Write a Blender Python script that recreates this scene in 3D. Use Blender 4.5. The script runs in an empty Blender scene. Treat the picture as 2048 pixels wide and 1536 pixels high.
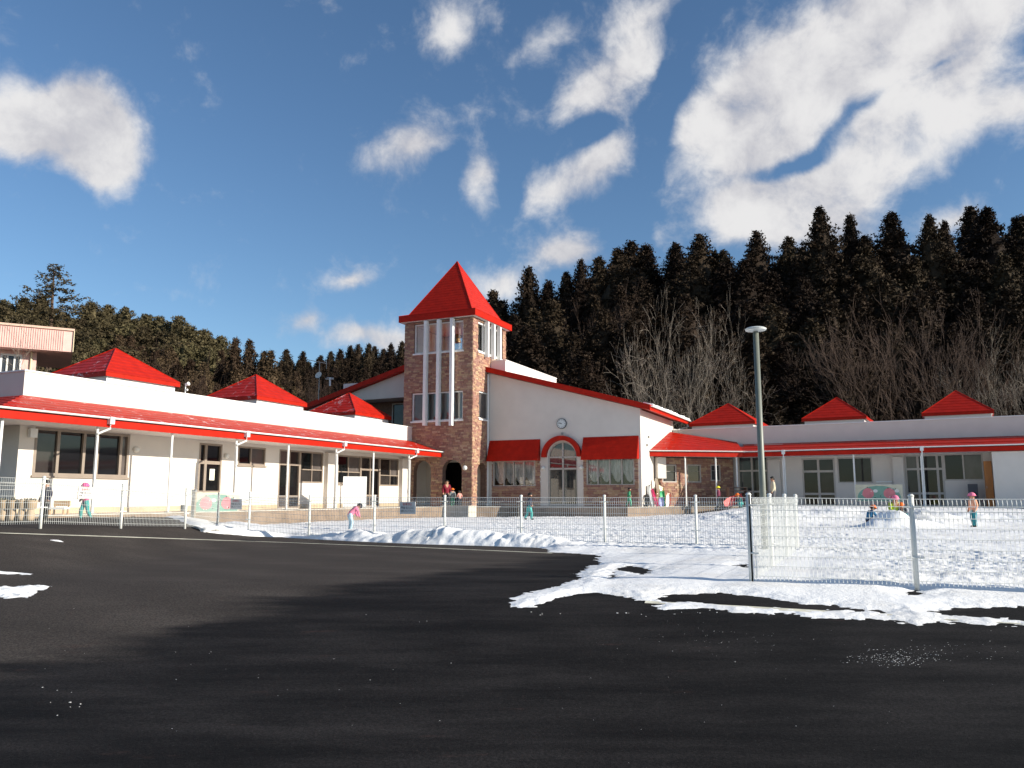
import bpy, bmesh, math, random
import numpy as np
from mathutils import Vector, noise as mnoise

# ------------------------------------------------------------------ camera, sky, sun, exposure
scene = bpy.context.scene
COL = scene.collection
FOC, EYE = 1600.0, 1.1
PITCH = math.atan(225 / FOC)
CP, SP = math.cos(PITCH), math.sin(PITCH)
camd = bpy.data.cameras.new('camera'); cam = bpy.data.objects.new('camera', camd); COL.objects.link(cam)
cam.location = (0, 0, EYE); cam.rotation_euler = (math.pi / 2 + PITCH, 0, 0)
camd.sensor_width = 36; camd.lens = 36 * FOC / 2048; camd.clip_start = 0.1; camd.clip_end = 3000
scene.camera = cam
scene.view_settings.view_transform = 'Standard'; scene.view_settings.look = 'None'
scene.view_settings.gamma = 1; scene.view_settings.exposure = 0.50
scene.view_settings.use_curve_mapping = False
scene.cycles.max_bounces = 6; scene.cycles.transparent_max_bounces = 8

SUN_EL = math.radians(20.0); SUN_AZ = math.radians(-20.0)      # azimuth measured from +X
SUN = Vector((math.cos(SUN_EL) * math.cos(SUN_AZ), math.cos(SUN_EL) * math.sin(SUN_AZ), math.sin(SUN_EL)))
sl = bpy.data.lights.new('sun', 'SUN'); sl.energy = 5.0; sl.angle = math.radians(0.5); sl.color = (1.0, 0.93, 0.80)
so = bpy.data.objects.new('sun', sl); COL.objects.link(so)
so.rotation_euler = (-SUN).to_track_quat('-Z', 'Y').to_euler(); so.location = (60, -20, 40)


def ray(x, y):
    a = (x - 1024) / FOC; b = (768 - y) / FOC
    return (a, CP - b * SP, SP + b * CP)


class NT:
    """small node-tree helper"""
    def __init__(s, t): s.t = t
    def n(s, ty, **k):
        o = s.t.nodes.new(ty)
        for a, b in k.items(): setattr(o, a, b)
        return o
    def l(s, a, b): s.t.links.new(a, b)
    def m(s, op, a, b=None, c=None, clamp=False):
        o = s.n('ShaderNodeMath', operation=op, use_clamp=clamp)
        for i, q in enumerate((a, b, c)):
            if q is None: continue
            if isinstance(q, (int, float)): o.inputs[i].default_value = q
            else: s.l(q, o.inputs[i])
        return o.outputs[0]
    def ss(s, v, lo, hi):
        o = s.n('ShaderNodeMapRange', interpolation_type='SMOOTHSTEP')
        s.l(v, o.inputs[0]); o.inputs[1].default_value = lo; o.inputs[2].default_value = hi
        return o.outputs[0]
    def mix(s, f, a, b):
        o = s.n('ShaderNodeMix', data_type='RGBA')
        for i, q in ((0, f), (6, a), (7, b)):
            if isinstance(q, (int, float)): o.inputs[i].default_value = q
            elif isinstance(q, tuple): o.inputs[i].default_value = (*q, 1)[:4]
            else: s.l(q, o.inputs[i])
        return o.outputs[2]
    def noise(s, vec, scale, det=4, rough=.55, dist=0.0):
        o = s.n('ShaderNodeTexNoise'); o.inputs['Scale'].default_value = scale
        o.inputs['Detail'].default_value = det; o.inputs['Roughness'].default_value = rough
        o.inputs['Distortion'].default_value = dist
        if vec is not None: s.l(vec, o.inputs['Vector'])
        return o.outputs['Fac']


# sky: Nishita with drifting cumulus, clouds given by direction (azimuth, elevation)
w = bpy.data.worlds.new('World'); scene.world = w; w.use_nodes = True
T = NT(w.node_tree); w.node_tree.nodes.clear()
sky = T.n('ShaderNodeTexSky', sky_type='NISHITA'); sky.sun_disc = False
sky.sun_elevation = SUN_EL; sky.sun_rotation = math.pi / 2 - SUN_AZ
sky.altitude = 300; sky.air_density = 1.0; sky.dust_density = 0.35; sky.ozone_density = 2.2
bgs = T.n('ShaderNodeBackground'); bgs.inputs[1].default_value = 0.088
hsv = T.n('ShaderNodeHueSaturation'); hsv.inputs['Saturation'].default_value = 1.05; T.l(sky.outputs[0], hsv.inputs['Color'])
tnt = T.n('ShaderNodeMix', data_type='RGBA', blend_type='MULTIPLY'); tnt.inputs[0].default_value = 1; T.l(hsv.outputs[0], tnt.inputs[6]); tnt.inputs[7].default_value = (.93, 1.04, 1.12, 1)
T.l(tnt.outputs[2], bgs.inputs[0])
tc = T.n('ShaderNodeTexCoord'); gen = tc.outputs['Generated']
warp = T.n('ShaderNodeTexNoise'); T.l(gen, warp.inputs['Vector']); warp.inputs['Scale'].default_value = 9; warp.inputs['Detail'].default_value = 2
wv = T.n('ShaderNodeVectorMath', operation='MULTIPLY_ADD'); T.l(warp.outputs['Color'], wv.inputs[0])
wv.inputs[1].default_value = (.045, .045, .045); wv.inputs[2].default_value = (-.0225, -.0225, -.0225)
wv2 = T.n('ShaderNodeVectorMath', operation='ADD'); T.l(gen, wv2.inputs[0]); T.l(wv.outputs[0], wv2.inputs[1])
BL = [(10, 262, 110, 66, 0, .75), (115, 232, 95, 70, 0, .85), (190, 215, 55, 52, 0, .6), (215, 295, 66, 58, 40, .75), (180, 350, 50, 42, 30, .5),
      (905, 55, 85, 52, -38, .7), (1095, 78, 95, 38, -25, .46), (1290, 20, 80, 35, -20, .45),
      (1262, 112, 92, 70, -42, .85), (1150, 195, 80, 46, -35, .66), (1235, 228, 48, 42, 0, .45),
      (830, 308, 115, 46, -24, .68), (955, 355, 62, 50, -25, .68), (1215, 322, 75, 38, -25, .72), (1095, 375, 95, 52, -15, .74),
      (1960, 30, 150, 60, -15, .9), (1800, 60, 170, 75, -25, .95), (1640, 120, 150, 85, -32, .9), (1520, 190, 140, 80, -25, .85), (1420, 265, 120, 58, -15, .75), (1570, 275, 85, 42, 0, .65), (1360, 240, 55, 55, 0, .3), (1325, 250, 32, 110, 15, -.9), (900, 335, 26, 60, 20, -.6), (1170, 280, 75, 22, -20, -.8), (1015, 365, 26, 60, 10, -.6), (1345, 120, 28, 110, 15, -.5),
      (1880, 195, 100, 75, -35, 1.0), (1790, 285, 130, 72, -32, .95), (1690, 350, 85, 52, -20, .7), (1500, 385, 130, 66, 0, .95), (1610, 410, 120, 62, 0, .8),
      (1880, 125, 90, 20, -28, -.6), (1740, 215, 80, 16, -36, -.35), (1660, 282, 60, 16, -36, -.35), (1590, 328, 110, 18, -10, -.75),
      (1500, 460, 120, 50, 0, .75), (2020, 225, 65, 38, -10, .62),
      (1130, 505, 90, 42, 0, .9), (1000, 570, 70, 44, 0, .85), (690, 562, 58, 26, -15, .62), (605, 640, 60, 24, -32, .52), (645, 610, 30, 14, -30, -.3),
      (715, 668, 95, 30, -8, .6), (800, 680, 60, 34, 0, .8), (1912, 432, 55, 32, -25, .7), (1660, 485, 90, 46, 0, .6)]
tot = None
from mathutils import Matrix
for (bx_, by_, rx, ry, rot, amp) in BL:                            # each cloud body: an ellipsoid of directions
    d = Vector(ray(bx_, by_)).normalized(); r_ = Vector((d.y, -d.x, 0)).normalized(); u_ = r_.cross(d)
    c, s_ = math.cos(math.radians(rot)), math.sin(math.radians(rot))
    ax, az_ = r_ * c - u_ * s_, r_ * s_ + u_ * c
    mpn = T.n('ShaderNodeMapping', vector_type='TEXTURE'); T.l(wv2.outputs[0], mpn.inputs[0])
    mpn.inputs['Location'].default_value = d
    mpn.inputs['Rotation'].default_value = Matrix((ax, d, az_)).transposed().to_euler()
    mpn.inputs['Scale'].default_value = (1.95 * rx / FOC, 1.0, 1.95 * ry / FOC)
    gr = T.n('ShaderNodeTexGradient', gradient_type='QUADRATIC_SPHERE'); T.l(mpn.outputs[0], gr.inputs[0])
    tot = T.m('MULTIPLY_ADD', gr.outputs['Fac'], amp * 1.55, tot if tot is not None else 0.0)
# the same kind of scattered cumulus over the rest of the sky
fw = T.n('ShaderNodeVectorMath', operation='DOT_PRODUCT'); T.l(gen, fw.inputs[0]); fw.inputs[1].default_value = ray(1024, 560)
away = T.m('SUBTRACT', 1.0, T.ss(fw.outputs['Value'], .70, .78))
low = T.noise(gen, 3.2, 1)
scat = T.m('MULTIPLY', T.m('MAXIMUM', T.m('MULTIPLY', T.m('SUBTRACT', low, .60), 6.0), 0.0), away)
sgn = T.n('ShaderNodeSeparateXYZ'); T.l(gen, sgn.inputs[0])
scat = T.m('MULTIPLY', scat, T.ss(sgn.outputs[2], .04, .12))
tot = T.m('MINIMUM', T.m('MAXIMUM', tot, scat), 1.05)
fb = T.noise(wv2.outputs[0], 19, 6, .62)
den = T.m('ADD', tot, T.m('MULTIPLY', T.m('SUBTRACT', fb, .5), 1.7))
alpha = T.m('MULTIPLY', T.ss(den, .10, 1.06), .98)
fb2 = T.noise(gen, 7.5, 2, .5)
thick = T.ss(T.m('ADD', T.m('MULTIPLY', fb, .8), T.m('MULTIPLY', fb2, .9)), .62, 1.02)
ccol = T.mix(thick, (.66, .66, .71), (.98, .97, .97))
bgc = T.n('ShaderNodeBackground'); T.l(ccol, bgc.inputs[0]); bgc.inputs[1].default_value = 0.60
mx = T.n('ShaderNodeMixShader'); T.l(alpha, mx.inputs[0]); T.l(bgs.outputs[0], mx.inputs[1]); T.l(bgc.outputs[0], mx.inputs[2])
w.cycles.sampling_method = 'NONE'
wo = T.n('ShaderNodeOutputWorld'); T.l(mx.outputs[0], wo.inputs[0])

# ------------------------------------------------------------------ helpers
RNG = random.Random(7)
WL = {}                                     # world location of every thing's origin


def tag(o, label=None, cat=None, group=None, kind=None):
    if label: o['label'] = label
    if cat: o['category'] = cat
    if group: o['group'] = group
    if kind: o['kind'] = kind
    return o


def thing(name, label, cat, loc=(0, 0, 0), group=None):
    o = bpy.data.objects.new(name, None); COL.objects.link(o); o.location = loc
    o.empty_display_size = .3
    WL[o.name] = Vector(loc)
    return tag(o, label, cat, group)


def obj(name, me, parent=None, loc=None):
    o = bpy.data.objects.new(name, me); COL.objects.link(o)
    if parent is not None: o.parent = parent; WL[o.name] = WL[parent.name]
    elif loc is not None: o.location = loc; WL[o.name] = Vector(loc)
    else: WL[o.name] = Vector((0, 0, 0))
    return o


class MB:
    """collects faces in world coordinates; build() links them as ONE mesh object"""
    def __init__(s): s.v = []; s.f = []; s.mi = []
    def poly(s, pts, mi=0):
        k = len(s.v); s.v += [tuple(p) for p in pts]; s.f.append(tuple(range(k, k + len(pts)))); s.mi.append(mi); return s
    def hexa(s, p, mi=0):                   # p: 4 bottom then 4 top, counter-clockwise from above
        k = len(s.v); s.v += [tuple(q) for q in p]
        for q in ((3, 2, 1, 0), (4, 5, 6, 7), (0, 1, 5, 4), (1, 2, 6, 5), (2, 3, 7, 6), (3, 0, 4, 7)):
            s.f.append(tuple(k + i for i in q)); s.mi.append(mi)
        return s
    def box(s, x0, x1, y0, y1, z0, z1, mi=0):
        return s.hexa([(x0, y0, z0), (x1, y0, z0), (x1, y1, z0), (x0, y1, z0), (x0, y0, z1), (x1, y0, z1), (x1, y1, z1), (x0, y1, z1)], mi)
    def fbox(s, F, s0, s1, o0, o1, z0, z1, mi=0):
        if s0 > s1: s0, s1 = s1, s0
        if o0 > o1: o0, o1 = o1, o0
        c = [(s0, o1), (s1, o1), (s1, o0), (s0, o0)]
        return s.hexa([F.pt(a, b, z0) for a, b in c] + [F.pt(a, b, z1) for a, b in c], mi)
    def tube(s, path, r, n=6, mi=0, caps=True):
        P = [Vector(p) for p in path]; R = r if isinstance(r, (list, tuple)) else [r] * len(P)
        rings = []
        for i, p in enumerate(P):
            t = (P[min(i + 1, len(P) - 1)] - P[max(i - 1, 0)])
            if t.length < 1e-9: t = Vector((0, 0, 1))
            t.normalize()
            up = Vector((0, 0, 1)) if abs(t.z) < .95 else Vector((1, 0, 0))
            a = t.cross(up).normalized(); b = a.cross(t)
            k = len(s.v); rings.append(k)
            for j in range(n):
                an = 2 * math.pi * j / n; q = p + (a * math.cos(an) + b * math.sin(an)) * R[i]; s.v.append(tuple(q))
        for i in range(len(P) - 1):
            for j in range(n):
                a, b = rings[i], rings[i + 1]; j2 = (j + 1) % n
                s.f.append((a + j, a + j2, b + j2, b + j)); s.mi.append(mi)
        if caps:
            s.f.append(tuple(rings[0] + j for j in reversed(range(n)))); s.mi.append(mi)
            s.f.append(tuple(rings[-1] + j for j in range(n))); s.mi.append(mi)
        return s
    def lathe(s, c, prof, n=16, mi=0):      # prof: [(r, z)] from bottom to top
        k = len(s.v)
        for r, z in prof:
            for j in range(n):
                a = 2 * math.pi * j / n; s.v.append((c[0] + r * math.cos(a), c[1] + r * math.sin(a), c[2] + z))
        for i in range(len(prof) - 1):
            for j in range(n):
                j2 = (j + 1) % n; s.f.append((k + i * n + j, k + i * n + j2, k + (i + 1) * n + j2, k + (i + 1) * n + j)); s.mi.append(mi)
        s.f.append(tuple(k + j for j in reversed(range(n)))); s.mi.append(mi)
        e = k + (len(prof) - 1) * n; s.f.append(tuple(e + j for j in range(n))); s.mi.append(mi)
        return s
    def ball(s, c, r, n=10, m=6, mi=0, sc=(1, 1, 1)):
        k = len(s.v)
        for i in range(m + 1):
            th = math.pi * i / m
            for j in range(n):
                a = 2 * math.pi * j / n
                s.v.append((c[0] + r * sc[0] * math.sin(th) * math.cos(a), c[1] + r * sc[1] * math.sin(th) * math.sin(a), c[2] - r * sc[2] * math.cos(th)))
        for i in range(m):
            for j in range(n):
                j2 = (j + 1) % n; s.f.append((k + i * n + j, k + i * n + j2, k + (i + 1) * n + j2, k + (i + 1) * n + j)); s.mi.append(mi)
        return s
    def mesh(s, name, mats, org=Vector((0, 0, 0)), smooth=False):
        me = bpy.data.meshes.new(name)
        me.from_pydata([(x - org[0], y - org[1], z - org[2]) for x, y, z in s.v], [], s.f)
        for m in (mats if isinstance(mats, (list, tuple)) else [mats]): me.materials.append(m)
        if any(s.mi): me.polygons.foreach_set('material_index', s.mi)
        if smooth: me.polygons.foreach_set('use_smooth', [True] * len(me.polygons))
        me.update(); return me
    def build(s, name, mats, parent=None, smooth=False, loc=None):
        org = WL[parent.name] if parent is not None else Vector(loc or (0, 0, 0))
        return obj(name, s.mesh(name, mats, org, smooth), parent, loc)


class Fr:
    """a wall's frame: s along the wall, o outwards, z up"""
    def __init__(s, P, d, n): s.P = Vector(P); s.d = Vector(d).normalized(); s.n = Vector(n).normalized()
    def pt(s, a, o, z): q = s.P + s.d * a + s.n * o; return (q.x, q.y, z)
    def hit(s, x, y, o=0.0):
        r = ray(x, y); r2 = Vector((r[0], r[1])); t = ((s.P + s.n * o).dot(s.n)) / r2.dot(s.n)
        return ((r2 * t - s.P).dot(s.d), EYE + r[2] * t)
    def rect(s, x0, y0, x1, y1, o=0.0):
        ym, xm = (y0 + y1) / 2, (x0 + x1) / 2
        return (s.hit(x0, ym, o)[0], s.hit(x1, ym, o)[0], s.hit(xm, y1, o)[1], s.hit(xm, y0, o)[1])


_MC = {}
def M(name, col, rough=.6, var=.10, scale=4.0, bump=0.0, bscale=30.0, spec=.35, metal=0.0, world=False, stretch=None):
    if name in _MC: return _MC[name]
    m = bpy.data.materials.new(name); m.use_nodes = True; t = NT(m.node_tree)
    b = m.node_tree.nodes['Principled BSDF']; b.inputs['Roughness'].default_value = rough
    b.inputs['Specular IOR Level'].default_value = spec; b.inputs['Metallic'].default_value = metal
    if world: vec = t.n('ShaderNodeNewGeometry').outputs['Position']
    else: vec = t.n('ShaderNodeTexCoord').outputs['Object']
    if stretch:
        mp = t.n('ShaderNodeMapping'); mp.inputs['Scale'].default_value = stretch; t.l(vec, mp.inputs[0]); vec = mp.outputs[0]
    lo = tuple(c * (1 - var) for c in col); hi = tuple(min(1, c * (1 + var)) for c in col)
    c = t.mix(t.ss(t.noise(vec, scale, 5), .3, .7), lo, hi); t.l(c, b.inputs['Base Color'])
    if bump:
        bn = t.n('ShaderNodeBump'); bn.inputs['Strength'].default_value = bump; bn.inputs['Distance'].default_value = .02
        t.l(t.noise(vec, bscale, 3), bn.inputs['Height']); t.l(bn.outputs[0], b.inputs['Normal'])
    _MC[name] = m; return m


def glass(name, base, spec=.9, rough=.04):
    m = M(name, base, rough, .15, 2.0, spec=spec); m.node_tree.nodes['Principled BSDF'].inputs['IOR'].default_value = 1.5; return m


def see_through(name, tint=(.95, .945, .94), gl=.03):
    if name in _MC: return _MC[name]
    m = bpy.data.materials.new(name); m.use_nodes = True; t = NT(m.node_tree); m.node_tree.nodes.clear()
    tr = t.n('ShaderNodeBsdfTransparent'); tr.inputs[0].default_value = (*tint, 1)
    g = t.n('ShaderNodeBsdfGlossy'); g.inputs['Roughness'].default_value = .02
    fr = t.n('ShaderNodeFresnel'); fr.inputs[0].default_value = 1.5
    mx = t.n('ShaderNodeMixShader'); t.l(t.m('ADD', fr.outputs[0], gl), mx.inputs[0]); t.l(tr.outputs[0], mx.inputs[1]); t.l(g.outputs[0], mx.inputs[2])
    o = t.n('ShaderNodeOutputMaterial'); t.l(mx.outputs[0], o.inputs[0]); _MC[name] = m; return m


def roof_mat(name, col, snow=0.0):
    if name in _MC: return _MC[name]
    m = M(name, col, .45, .12, 3.0, spec=.12); t = NT(m.node_tree); b = m.node_tree.nodes['Principled BSDF']
    if snow:                                # thin melting snow left on the metal
        pos = t.n('ShaderNodeNewGeometry').outputs['Position']
        n1 = t.noise(pos, 2.4, 5, .7, .5); n2 = t.noise(pos, 17, 4, .7)
        f = t.ss(t.m('ADD', n1, t.m('MULTIPLY', n2, .55)), .86 - snow, 1.02 - snow)
        old = b.inputs['Base Color'].links[0].from_socket
        t.l(t.mix(t.m('MULTIPLY', f, .55), old, (.82, .80, .84)), b.inputs['Base Color'])
    return m


WHITE = M('white_render', (.66, .61, .555), .75, .03, 1.3, .12, 60)
WHITE2 = M('white_parapet', (.74, .69, .67), .6, .03, 1.0)
PLINTH = M('tan_plinth', (.50, .40, .27), .8, .10, 2.0, .2, 40)
TRIM = M('white_metal', (.78, .78, .76), .4, .04, 3.0, spec=.5)
GREYM = M('grey_metal', (.30, .30, .29), .45, .08, 4.0, spec=.5)
RED = roof_mat('red_roof', (.41, .0150, .0055))
REDS = roof_mat('red_roof_snow', (.41, .0150, .0055), .015)
REDT = roof_mat('red_roof_dusting', (.41, .0150, .0055), -.03)
ALU = M('bronze_frame', (.26, .21, .17), .45, .06, 3.0, spec=.5)
ALUW = M('pale_frame', (.44, .40, .36), .45, .06, 3.0, spec=.5)
DARK = glass('dark_glass', (.008, .008, .009), .55); GREYG = glass('curtained_glass', (.10, .085, .08), .6)
MIDG = glass('dim_glass', (.032, .028, .027), .5); BLUEG = glass('blue_glass', (.030, .034, .042), .5)
CLEAR = see_through('clear_glass'); BLACK = M('dark_interior', (.012, .011, .011), .9, .2)  # near-black colour stands in for the shade of unlit rooms
CREAM = M('interior_cream', (.80, .78, .70), .8, .05)
CONC = M('concrete', (.36, .30, .25), .85, .14, 1.5, .3, 25)
DECKM = M('deck_concrete', (.52, .44, .36), .85, .12, 1.2, .25, 20)
FENCE = M('white_fence', (.74, .74, .70), .4, .05, 3.0, spec=.5)

# ------------------------------------------------------------------ terrain
def sm(a, b, x):
    t = np.clip((np.asarray(x, float) - a) / (b - a), 0, 1); return t * t * (3 - 2 * t)


def gz(x, y):
    x = np.asarray(x, float); y = np.asarray(y, float)
    return (-.4 * sm(11, 5, y) + .5 * sm(-6, -10.5, x) * sm(8, 14, y) * sm(28, 24, y) + .5 * sm(6, 13, x) * sm(29, 40, y))


def ground(x, y):
    r = ray(x, y); z = 0.0
    for _ in range(40):
        t = (z - EYE) / r[2]; z += .5 * (float(gz(r[0] * t, r[1] * t)) - z)
    return (r[0] * t, r[1] * t, z)


def _h(ix, iy, seed):
    h = (ix.astype(np.int64) * 374761393 + iy.astype(np.int64) * 668265263 + seed * 1442695041) & 0x7fffffff
    h = ((h ^ (h >> 13)) * 1274126177) & 0x7fffffff
    return ((h ^ (h >> 16)) & 0xffff) / 65535.0


def vn(x, y, seed=0):
    ix, iy = np.floor(x), np.floor(y); fx, fy = x - ix, y - iy
    fx = fx * fx * (3 - 2 * fx); fy = fy * fy * (3 - 2 * fy); ix = ix.astype(np.int64); iy = iy.astype(np.int64)
    a, b, c, d = _h(ix, iy, seed), _h(ix + 1, iy, seed), _h(ix, iy + 1, seed), _h(ix + 1, iy + 1, seed)
    return (a + (b - a) * fx) * (1 - fy) + (c + (d - c) * fx) * fy


def fbm(x, y, sc, seed=0, o=4):
    s = 0; a = 1; t = 0
    for i in range(o): s = s + a * vn(x / sc * 2 ** i + 17.3 * i, y / sc * 2 ** i - 9.1 * i, seed + i); t += a; a *= .5
    return s / t - .5


def grid(name, xs, ys, zf, mat, smooth=True):
    X, Y = np.meshgrid(xs, ys); Z = zf(X, Y); nx, ny = len(xs), len(ys)
    co = np.stack([X, Y, Z], -1).reshape(-1, 3).astype(np.float32)
    i = (np.arange(ny - 1)[:, None] * nx + np.arange(nx - 1)[None]).reshape(-1)
    q = np.stack([i, i + 1, i + nx + 1, i + nx], -1).astype(np.int32)
    me = bpy.data.meshes.new(name); me.vertices.add(len(co)); me.vertices.foreach_set('co', co.reshape(-1))
    me.loops.add(q.size); me.loops.foreach_set('vertex_index', q.reshape(-1))
    me.polygons.add(len(q)); me.polygons.foreach_set('loop_start', np.arange(0, q.size, 4, dtype=np.int32))
    me.update(calc_edges=True)
    if smooth: me.polygons.foreach_set('use_smooth', [True] * len(q))
    me.materials.append(mat); return obj(name, me)


EARTH = M('earth', (.10, .075, .05), .95, .3, .25, .4, 3, world=True)
g = MB(); g.poly([(-900, -300, -.75), (900, -300, -.75), (900, 1500, -.75), (-900, 1500, -.75)])
tag(g.build('ground', EARTH), kind='structure')

am = bpy.data.materials.new('asphalt'); am.use_nodes = True; t = NT(am.node_tree); b = am.node_tree.nodes['Principled BSDF']
pos = t.n('ShaderNodeNewGeometry').outputs['Position']; sp = t.n('ShaderNodeSeparateXYZ'); t.l(pos, sp.inputs[0])
mp = t.n('ShaderNodeMapping'); t.l(pos, mp.inputs[0]); mp.inputs['Rotation'].default_value = (0, 0, math.radians(-32)); mp.inputs['Scale'].default_value = (.22, 1.0, 1)
streak = t.noise(mp.outputs[0], 1.6, 5, .6)
big = t.noise(pos, .35, 4)
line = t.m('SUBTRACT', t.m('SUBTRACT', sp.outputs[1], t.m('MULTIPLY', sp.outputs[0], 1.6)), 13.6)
pale_area = t.ss(t.m('ADD', line, t.m('MULTIPLY', t.m('SUBTRACT', t.m('ADD', streak, t.m('MULTIPLY', big, .6)), .8), 5.5)), -.8, .9)  # paler far-left part, darker near-right part, along a ragged slanting edge
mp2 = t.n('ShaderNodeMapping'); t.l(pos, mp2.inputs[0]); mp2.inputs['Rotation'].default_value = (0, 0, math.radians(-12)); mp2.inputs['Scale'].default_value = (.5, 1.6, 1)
blotch_n = t.noise(mp2.outputs[0], .9, 5, .62)
wet = t.ss(blotch_n, .70, .76)
fine = t.noise(pos, 110, 2, .7); mid = t.noise(pos, 26, 4, .75); broad = t.noise(mp.outputs[0], 2.6, 5, .65)
pale_col = t.mix(t.m('MULTIPLY', streak, 1.0), (.050, .041, .035), (.076, .064, .055))
dark_col = t.mix(t.ss(t.m('ADD', t.m('MULTIPLY', broad, .6), t.m('MULTIPLY', big, .4)), .36, .66), (.0062, .0056, .0054), (.026, .023, .022))
col = t.mix(t.m('MULTIPLY', pale_area, t.m('SUBTRACT', 1.0, t.m('MULTIPLY', wet, .8))), dark_col, pale_col)
spk = t.ss(t.m('ADD', t.m('MULTIPLY', fine, .55), t.m('MULTIPLY', mid, .45)), .54, .68)
dv = t.n('ShaderNodeVectorMath', operation='DISTANCE'); t.l(pos, dv.inputs[0]); dv.inputs[1].default_value = (7.5, 27.0, 0)
trk = t.m('MULTIPLY', t.m('SINE', t.m('ADD', t.m('MULTIPLY', dv.outputs['Value'], 4.2), t.m('MULTIPLY', big, 9.0))), t.ss(streak, .38, .62))
hv0 = t.n('ShaderNodeHueSaturation'); t.l(col, hv0.inputs['Color']); t.l(t.m('ADD', t.m('MULTIPLY', trk, .20), 1.0), hv0.inputs['Value']); col = hv0.outputs[0]
rust = t.ss(t.noise(mp2.outputs[0], 2.3, 4, .6), .66, .76); col = t.mix(t.m('MULTIPLY', rust, .35), col, (.075, .038, .03))
grain = t.ss(t.noise(pos, 48, 3, .8), .35, .68)
hv = t.n('ShaderNodeHueSaturation'); t.l(col, hv.inputs['Color']); t.l(t.m('ADD', t.m('MULTIPLY', grain, .9), .5), hv.inputs['Value']); col = hv.outputs[0]
col = t.mix(t.m('MULTIPLY', spk, .28), col, (.10, .092, .085))
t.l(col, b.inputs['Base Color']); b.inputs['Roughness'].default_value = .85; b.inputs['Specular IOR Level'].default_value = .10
bn = t.n('ShaderNodeBump'); bn.inputs['Strength'].default_value = .55; bn.inputs['Distance'].default_value = .006
t.l(t.m('ADD', fine, mid), bn.inputs['Height']); t.l(bn.outputs[0], b.inputs['Normal'])
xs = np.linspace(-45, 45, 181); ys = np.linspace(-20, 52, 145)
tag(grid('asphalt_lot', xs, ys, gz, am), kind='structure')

# painted lines
PAINT = M('line_paint', (.70, .66, .52), .6, .25, 3.0, world=True)
def painted(pts, w, label):
    fine_ = []
    for (a, b_) in zip(pts, pts[1:]):
        n_ = max(2, int(abs(b_[0] - a[0]) / 25)); fine_ += [(a[0] + (b_[0] - a[0]) * k / n_, a[1] + (b_[1] - a[1]) * k / n_) for k in range(n_)]
    P = [ground(*p) for p in fine_ + [pts[-1]]]; Q = [q[:2] for q in P[:-1]]
    Q.append(P[-1][:2]); m = MB()
    for i in range(len(Q) - 1):
        d = Vector((Q[i + 1][0] - Q[i][0], Q[i + 1][1] - Q[i][1])).normalized(); n = Vector((-d.y, d.x)) * w / 2
        c = []
        for q, s_ in ((Q[i], -1), (Q[i + 1], -1), (Q[i + 1], 1), (Q[i], 1)):
            x, y = q[0] + n.x * s_, q[1] + n.y * s_; c.append((x, y, float(gz(x, y)) + .007))
        m.poly(c)
    o = m.build('painted_line', PAINT, loc=(*Q[0], 0)); tag(o, label, 'line marking', kind='structure'); return o
painted([(-60, 1064), (0, 1066.5), (280, 1075.5), (560, 1085), (850, 1096), (1105, 1107)], .10, 'thin white line along the snow bank')
painted([(1290, 1205), (1500, 1216), (1780, 1232), (2048, 1247), (2200, 1256)], .12, 'white line half under snow at the fence foot')

# ------------------------------------------------------------------ snow
SNOW = bpy.data.materials.new('snow'); SNOW.use_nodes = True; t = NT(SNOW.node_tree); b = SNOW.node_tree.nodes['Principled BSDF']
pos = t.n('ShaderNodeNewGeometry').outputs['Position']
dirt = t.ss(t.m('ADD', t.noise(pos, .9, 6, .65), t.m('MULTIPLY', t.noise(pos, 14, 4, .7), .35)), .62, .86)
t.l(t.mix(t.m('MULTIPLY', dirt, .45), (.93, .92, .91), (.68, .64, .58)), b.inputs['Base Color']); b.inputs['Roughness'].default_value = .7
b.inputs['Specular IOR Level'].default_value = .25
bn = t.n('ShaderNodeBump'); bn.inputs['Strength'].default_value = .5; bn.inputs['Distance'].default_value = .03
t.l(t.m('ADD', t.noise(pos, 9, 5, .65), t.m('MULTIPLY', t.noise(pos, 45, 3, .6), .4)), bn.inputs['Height']); t.l(bn.outputs[0], b.inputs['Normal'])


def sdf(X, Y, poly):
    P = np.array(poly); Q = np.roll(P, -1, 0); d2 = np.full(X.shape, 1e9); ins = np.zeros(X.shape, bool)
    for (a, b_) in zip(P, Q):
        ex, ey = b_ - a; wx, wy = X - a[0], Y - a[1]
        tt = np.clip((wx * ex + wy * ey) / (ex * ex + ey * ey + 1e-12), 0, 1)
        d2 = np.minimum(d2, (wx - ex * tt) ** 2 + (wy - ey * tt) ** 2)
        c = ((a[1] > Y) != (b_[1] > Y)) & (X < (b_[0] - a[0]) * (Y - a[1]) / (b_[1] - a[1] + 1e-12) + a[0]); ins ^= c
    return np.where(ins, 1, -1) * np.sqrt(d2)


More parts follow.
